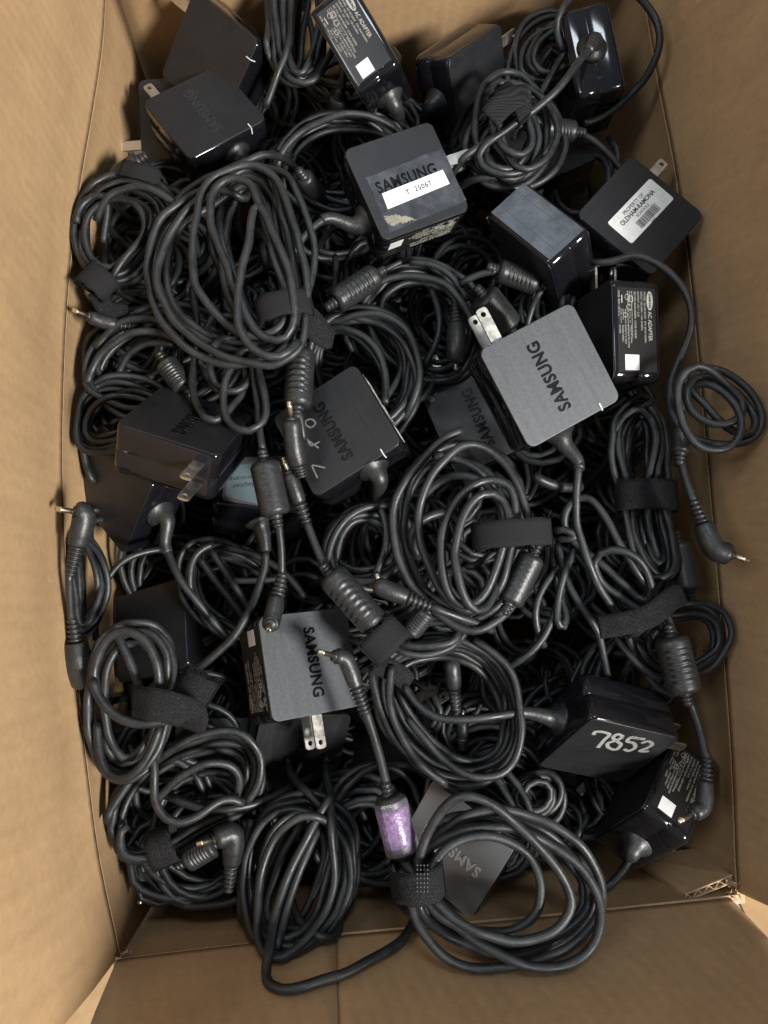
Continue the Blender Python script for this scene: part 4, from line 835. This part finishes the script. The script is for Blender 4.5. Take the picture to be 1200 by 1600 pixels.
# low-left loops of the deep glossy charger
bundle(t21, [(165, 1300, 10), (187, 1240, 14), (240, 1192, 14), (310, 1157, 12), (375, 1152, 11), (405, 1190, 9), (393, 1250, 12), (330, 1275, 12), (290, 1312, 11), (240, 1335, 9), (185, 1340, 11)], 6, -2.2, .23, 49, .9, .35)
cord(t21, [(440, 1238, -2.2), (417, 1251, -2), (365, 1269, -1.4), (305, 1261, -1.4), (262, 1244, -1.8), (240, 1236, -2.4)], .25, world0=h21)
cord(t21, [(159, 1287, -1.2), (192, 1235, -.8), (237, 1190, -.4), (290, 1151, 0), (342, 1141, 0), (395, 1147, -.2), (413, 1182, -.4), (404, 1235, -.8), (380, 1262, -1.4)], .24)
cord(t21, [(240, 1255, -.8), (290, 1205, -.2), (335, 1180, -.2), (372, 1190, -.4), (381, 1227, -1), (370, 1250, -1.6)], .24)
cord(t21, [(243, 1160, 0), (241, 1205, .4), (242, 1270, .5), (264, 1302, .6), (297, 1287, .5), (335, 1246, .2), (366, 1238, -.2), (388, 1258, -1)], .25)
cord(t21, [(200, 1290, -1.2), (172, 1320, -.8), (182, 1348, -.8), (234, 1344, -.8), (250, 1335, -1.2)], .24)
strap(t21, (256, 1322, -.8), (225, 1335), 1.0, 1.0, 1.5, m='velcro', seed=27)
t_, = [coil('black cord end with a bent plug and shiny tip near the bottom left corner', -3.5, [(330, 1400, 10), (345, 1350, 8), (370, 1380, 8), (365, 1430, 8)], 3, 51)]
dc_plug(t_, (357, 1392, -1), (366, 1302, -.2), (308, 1319, .4), .62)
ferrite(t_, (292, 1344, -1.2), (336, 1318, -.9), .72)
dc_plug(t_, (214, 1320, -4), (217, 1356, -3.4), (219, 1412, -2.6), .5)
c22 = coil('tall drooping coil of black cord at the bottom left of the pile', -1.6, [(430, 1262, 14), (398, 1310, 16), (384, 1390, 16), (394, 1460, 16, 1.2), (425, 1505, 12, 2.6), (475, 1512, 12, 2.6), (520, 1460, 18, 1.4), (545, 1370, 16), (535, 1290, 18), (490, 1258, 18)], 7, 53, r=.235)
bundle(c22, [(470, 1270, 14), (430, 1330, 14), (410, 1400, 12), (412, 1470, 10, 1.2), (440, 1500, 10, 2.2), (480, 1440, 16, .6), (510, 1360, 14), (510, 1290, 14)], 3, -.6, .235, 71, .8, .4)
cord(c22, [(520, 1240, -.8), (500, 1272, -.2), (470, 1320, .3), (447, 1380, .5), (432, 1430, .8), (420, 1480, 2), (414, 1528, 3.4), (404, 1546, 4.6), (430, 1557, 5), (480, 1550, 4.9), (530, 1538, 4.4), (585, 1520, 3.2), (622, 1490, 2.2), (640, 1458, 1.2), (655, 1435, -1)], .26)
cord(c22, [(500, 1290, -.6), (480, 1330, 0), (456, 1390, .3), (440, 1440, .8), (432, 1520, 2.2)], .25)
cord(c22, [(395, 1280, -1.8), (380, 1340, -1.4), (378, 1430, -1.2), (392, 1490, -1.4), (430, 1515, -.4)], .25)
cord(c22, [(450, 1390, -1.2), (462, 1430, -.4), (482, 1475, .8), (500, 1500, 1.6), (520, 1480, 1), (530, 1440, -.4), (520, 1400, -2)], .24)
# big bottom right coil, belonging to the lowest charger
cord(t22, [(650, 1420, 2.1), (655, 1380, 2.0), (668, 1300, 2.4), (717, 1275, 2.6), (775, 1275, 2.8), (833, 1296, 3.0), (887, 1329, 3.0), (921, 1367, 3.0), (929, 1405, 3.3), (905, 1450, 3.7), (860, 1475, 3.9), (808, 1487, 3.8), (758, 1475, 3.7), (717, 1442, 3.2), (678, 1408, 3.0),
     (656, 1375, 2.8), (665, 1340, 3.0), (690, 1290, 3.2), (740, 1262, 3.4), (800, 1265, 3.5), (860, 1288, 3.6), (905, 1312, 3.6), (938, 1346, 3.6), (948, 1390, 3.7), (935, 1440, 4.4), (890, 1485, 4.8), (833, 1515, 4.8), (783, 1529, 4.7), (733, 1521, 4.7), (683, 1496, 4.6), (650, 1455, 4.2), (638, 1405, 3.7),
     (645, 1360, 3.6), (680, 1310, 3.8), (730, 1290, 4.0), (790, 1290, 4.1), (850, 1312, 4.1), (900, 1345, 4.1), (930, 1380, 4.2), (943, 1430, 4.8), (942, 1471, 5.2), (917, 1504, 5.5), (867, 1523, 5.4), (820, 1513, 5.4), (770, 1488, 5.2), (720, 1457, 4.8), (678, 1415, 4.3),
     (660, 1375, 4.0), (668, 1345, 4.2), (685, 1325, 4.3), (733, 1305, 4.4), (783, 1305, 4.5), (825, 1325, 4.5), (850, 1367, 4.4), (852, 1417, 4.7), (835, 1450, 4.9), (790, 1466, 4.9), (740, 1460, 4.9), (690, 1440, 4.6), (655, 1400, 4.3),
     (652, 1360, 4.2), (668, 1300, 4.7), (692, 1254, 5.1), (721, 1229, 5.4), (752, 1238, 5.6), (796, 1275, 5.7), (850, 1325, 5.7), (883, 1367, 5.6), (898, 1408, 5.8), (894, 1445, 5.9), (850, 1468, 6.0), (790, 1470, 5.8), (735, 1454, 5.6), (690, 1424, 5.2), (660, 1395, 4.6), (640, 1370, 4.2), (634, 1350, 4.0)], .25)
bundle(t22, [(650, 1400, 8), (668, 1318, 12), (730, 1284, 12), (810, 1290, 12), (890, 1335, 12), (928, 1400, 12), (890, 1460, 14, 1), (810, 1492, 14, 1.4), (725, 1470, 12, 1), (670, 1440, 10)], 3, 2.4, .245, 57, .5, .3)
strap(t22, (652, 1372, 3.9), (660, 1440), 1.3, 1.65, 1.6, m='velcro', seed=29)
mb = MB()
for i in range(4):
    for j in range(7):
        p = at(652+i*5.4, 1352+j*6.8, 5.72); mb.box(p-np.array([.022, .03, .02]), p+np.array([.022, .03, .02]))
mesh('strap_stitching', mb.V, mb.F, 'stitch', t22)
fb = ferrite(t22, (607, 1243, 3.4), (631, 1337, 3.2), .82, slots=False)
fb['label'] = 'filter wrapped in clear sleeve with purple foil'
mesh('purple_wrap', *barrel(at(611, 1260, 3.4), at(626, 1318, 3.3), [(0, .845), (.1, .865), (.5, .86), (.9, .865), (1, .845)], 24, lambda tt, a: .035*math.sin(5*a+9*tt)+.02*math.sin(11*a-17*tt)), 'purple', fb, True)
mesh('clear_sleeve', *barrel(at(609, 1250, 3.4), at(629, 1330, 3.3), [(0, .9), (.05, .95), (.95, .95), (1, .9)], 10), 'clear', fb, False)
cord(t22, [(570, 1108, 3.4), (578, 1130, 3.2), (590, 1168, 3.2), (601, 1205, 3.3), (605, 1232, 3.4)], .25)
dc_plug(t22, (571, 1113, 3.4), (541, 1030, 3.8), (498, 1018, 4.6), .46)
tip_ = strap  # noqa
c24 = coil('small dim rings of black cord between the numbered charger and the big coil', -3.2, [(800, 1232, 8), (830, 1208, 8), (872, 1212, 9), (885, 1255, 10), (845, 1290, 9), (802, 1272, 8)], 5, 59, r=.23)
cord(t24, [(952, 1398, -1.2), (930, 1425, -1.2), (905, 1440, -2.5)], .24, world0=h24)
# ------------------------------------------------------------------ deeper layers: cords nobody could count
mass_pts = []
g = np.random.default_rng(5)
dk = thing('buried_cords', 'dark tangled mass of black cords filling the box beneath everything', 'cords', Matrix.Translation((.05, .1, -.2))); dk['kind'] = 'stuff'
DEEP = [(235, 980, 110), (270, 900, 90), (1060, 1230, 120), (460, 1180, 110), (590, 1160, 100), (900, 1220, 90), (345, 1200, 90), (400, 770, 110), (165, 760, 90), (350, 110, 110), (240, 190, 100)]
for k in range(340):
    lay = k % 5; z = -3.7-lay*2.0+g.normal()*.5
    px = g.uniform(130, 1090); py = g.uniform(30, 1400)
    if any((px-a)**2+(py-b)**2 < (c+60)**2 for a, b, c in DEEP): z = min(z, -8.5)
    if py > 1330: px = g.uniform(260, 900); 
    EX = [(200, 370), (170, 330), (215, 300), (150, 400), (240, 420), (130, 560), (170, 520), (130, 640), (190, 1250), (230, 1330), (280, 1380), (340, 1400), (700, 1390), (800, 1400), (600, 1400), (1060, 640), (1080, 900), (1060, 1060)]
    if k < 3*len(EX): px, py = EX[k % len(EX)]; z = (-3.0, -4.6, -6.6)[k//len(EX)]
    z0 = at(px, py, z); R_ = g.uniform(1.9, 3.6); e1 = g.uniform(.5, 1.0); an = g.uniform(0, 6.28); P = []; m_ = R_*1.28+.35
    z0[1] = np.clip(z0[1], -17.2+m_, 42.2-m_); z0[0] = np.clip(z0[0], np.interp(z0[1], LC[::-1, 1], LC[::-1, 0])+m_, 23.4-m_)
    tl = g.normal(size=2)*.22
    for q in range(40):
        a = q/40*5*2*math.pi/2; rr = R_*(1+.16*math.sin(a*.37+k)+.10*math.sin(a*1.7+k)); x, y = rr*math.cos(a), rr*e1*math.sin(a)
        X = x*math.cos(an)-y*math.sin(an); Y = x*math.sin(an)+y*math.cos(an); P.append(z0+np.array([X, Y, X*tl[0]+Y*tl[1]+.6*math.sin(a*.9+k)]))
    P = np.array(P); P[:, 0] = np.clip(P[:, 0], np.interp(P[:, 1], LC[::-1, 1], LC[::-1, 0])+.9, 22.8); P[:, 1] = np.clip(P[:, 1], -16.0, 41.5)
    mass_pts.append(spline(P, .6))
n_fine = len(mass_pts)
for k in range(170):
    c = np.array([g.uniform(-11.5, 21), g.uniform(-14.5, 39.5), -12.5-2.2*(k % 3)+g.normal()*.3]); a0 = g.uniform(0, 6.28); P = []
    for q in range(44):
        a = a0+q*.62; rr = 1.2+2.6*((q % 17)/17)+.3*math.sin(a*.7+k); P.append(c+np.array([rr*math.cos(a), rr*math.sin(a), .5*math.sin(a*.45+k)]))
    P = np.array(P); P[:, 0] = np.clip(P[:, 0], -12.4, 23); P[:, 1] = np.clip(P[:, 1], -17, 42); mass_pts.append(spline(P, 1.1))
V_, F_ = [], []; off = 0
for i_, P in enumerate(mass_pts):
    V, Fc = tube(P, .225 if i_ < n_fine else .34, 8 if i_ < n_fine else 6); V_.append(V); F_ += [tuple(i+off for i in f) for f in Fc]; off += len(V)
dm = mesh('buried_cords', np.vstack(V_), F_, 'rubber', None, True); dm['kind'] = 'stuff'
dm['label'] = dk['label']; dm['category'] = 'cords'; bpy.data.objects.remove(dk)
# ------------------------------------------------------------------ settle: push overlapping cords apart, lift them off the adapters
def settle(iters=26):
    P = np.vstack([c[1] for c in CORDS]); R = np.concatenate([np.full(len(c[1]), c[2]) for c in CORDS]); cid = np.concatenate([np.full(len(c[1]), i) for i, c in enumerate(CORDS)])
    idx = np.concatenate([np.arange(len(c[1])) for c in CORDS]); N = len(P)
    view = np.array([0, 0, H])-P; view /= np.linalg.norm(view, axis=1)[:, None]
    boxes = [np.array(PT.inverted()) for _, PT in ADP.values()]
    hs = np.array([A, A, HH/2])
    for it in range(iters):
        cs = .5; K = np.floor(P/cs).astype(np.int64)+2000; key = (K[:, 0]*4001+K[:, 1])*4001+K[:, 2]; o = np.argsort(key, kind='stable'); ks = key[o]
        D = np.zeros((N, 3))
        for dx in (-1, 0, 1):
            for dy in (-1, 0, 1):
                for dz in (-1, 0, 1):
                    q = key+(dx*4001+dy)*4001+dz; lo = np.searchsorted(ks, q, 'left'); hi = np.searchsorted(ks, q, 'right'); cnt = hi-lo
                    if cnt.max() == 0: continue
                    for s_ in range(min(int(cnt.max()), 6)):
                        a = np.nonzero(cnt > s_)[0]; b = o[lo[a]+s_]
                        ok = (a < b) & ((cid[a] != cid[b]) | (np.abs(idx[a]-idx[b]) > 5)); a, b = a[ok], b[ok]
                        d = P[a]-P[b]; L = np.linalg.norm(d, axis=1)+1e-6; ov = (R[a]+R[b])*.97-L; m = ov > 0; a, b, d, L, ov = a[m], b[m], d[m], L[m], ov[m]
                        if not len(a): continue
                        # mostly along the line of sight, so that the arrangement seen from above stays
                        sgn = np.sign((d*view[a]).sum(1)+1e-6*(cid[a]-cid[b])); push = .35*d/L[:, None]+.65*sgn[:, None]*view[a]
                        mv = push*(ov*.32)[:, None]; np.add.at(D, a, mv); np.add.at(D, b, -mv)
        D = np.clip(D, -.15, .15); P = P+D
        if it > 3:
            for Mi in boxes:
                q = P*S @ Mi[:3, :3].T+Mi[:3, 3]; q = q/S; q[:, 2] += HH/2
                near = (np.abs(q) < hs+R[:, None]).all(1); ii = np.nonzero(near)[0]
                if not len(ii): continue
                dv = view[ii] @ Mi[:3, :3].T; dv /= np.linalg.norm(dv, axis=1)[:, None]
                with np.errstate(divide='ignore', invalid='ignore'):
                    te = np.where(dv > 0, (hs+R[ii][:, None]-q[ii])/dv, np.where(dv < 0, (-hs-R[ii][:, None]-q[ii])/dv, 1e9)).min(1)
                mv = (te < 1.5) & (idx[ii] > 6); P[ii[mv]] += view[ii[mv]]*np.minimum(te[mv], .4)[:, None]
        # stay inside the cardboard
        zz_ = P[:, 2]; ol = np.clip(zz_, 0, 10)*.06
        xl = np.interp(P[:, 1], LC[::-1, 1], LC[::-1, 0]); xr = np.interp(P[:, 1], RCr[::-1, 1], RCr[::-1, 0])
        P[:, 0] = np.clip(P[:, 0], xl-ol+R+.12, xr+ol*3.6-R-.12)
        P[:, 1] = np.clip(P[:, 1], np.interp(P[:, 0], BOTc[:, 0], BOTc[:, 1])-np.clip(zz_, 0, 10)*.2+R+.15, np.interp(P[:, 0], TOPc[:, 0], TOPc[:, 1])+ol-R-.15)
        # smooth the pushes along each cord
        s0 = 0
        for c in CORDS:
            n = len(c[1]); seg = P[s0:s0+n]
            if n > 4: seg[2:-1] += .22*(seg[1:-2]+seg[3:]-2*seg[2:-1])*np.array([1, 1, 1])*.8
            s0 += n
    s0 = 0
    for c in CORDS: n = len(c[1]); c[1] = P[s0:s0+n]; s0 += n
settle()
_tri = [sum(len(p.vertices)-2 for p in o.data.polygons) for o in bpy.data.objects if o.type == 'MESH' and o.data.name.startswith('buried')]; print('buried tris', _tri)
print('cord points', sum(len(c[1]) for c in CORDS))
for t, P, r, nm in CORDS:
    P2 = spline(P[::2] if len(P) > 12 else P, .3); n_ = len(P2)
    if n_ > 20:
        x_ = np.arange(n_)*.3; wv_ = np.zeros((n_, 3)); gg = np.random.default_rng(n_)
        for wl, am in ((6, .08), (3.1, .035), (1.7, .014)):
            for ax_ in range(3): wv_[:, ax_] += am*np.sin(x_*2*math.pi/(wl*gg.uniform(.8, 1.25))+gg.uniform(0, 6.28))
        P2 = P2+wv_*np.clip(np.minimum(np.arange(n_), np.arange(n_)[::-1])/8, 0, 1)[:, None]
        rr = r*(1+.025*np.sin(x_*1.9)+.02*np.sin(x_*4.7))
    else: rr = r
    mesh(nm, *tube(P2, rr, 10), 'rubber', t, True)
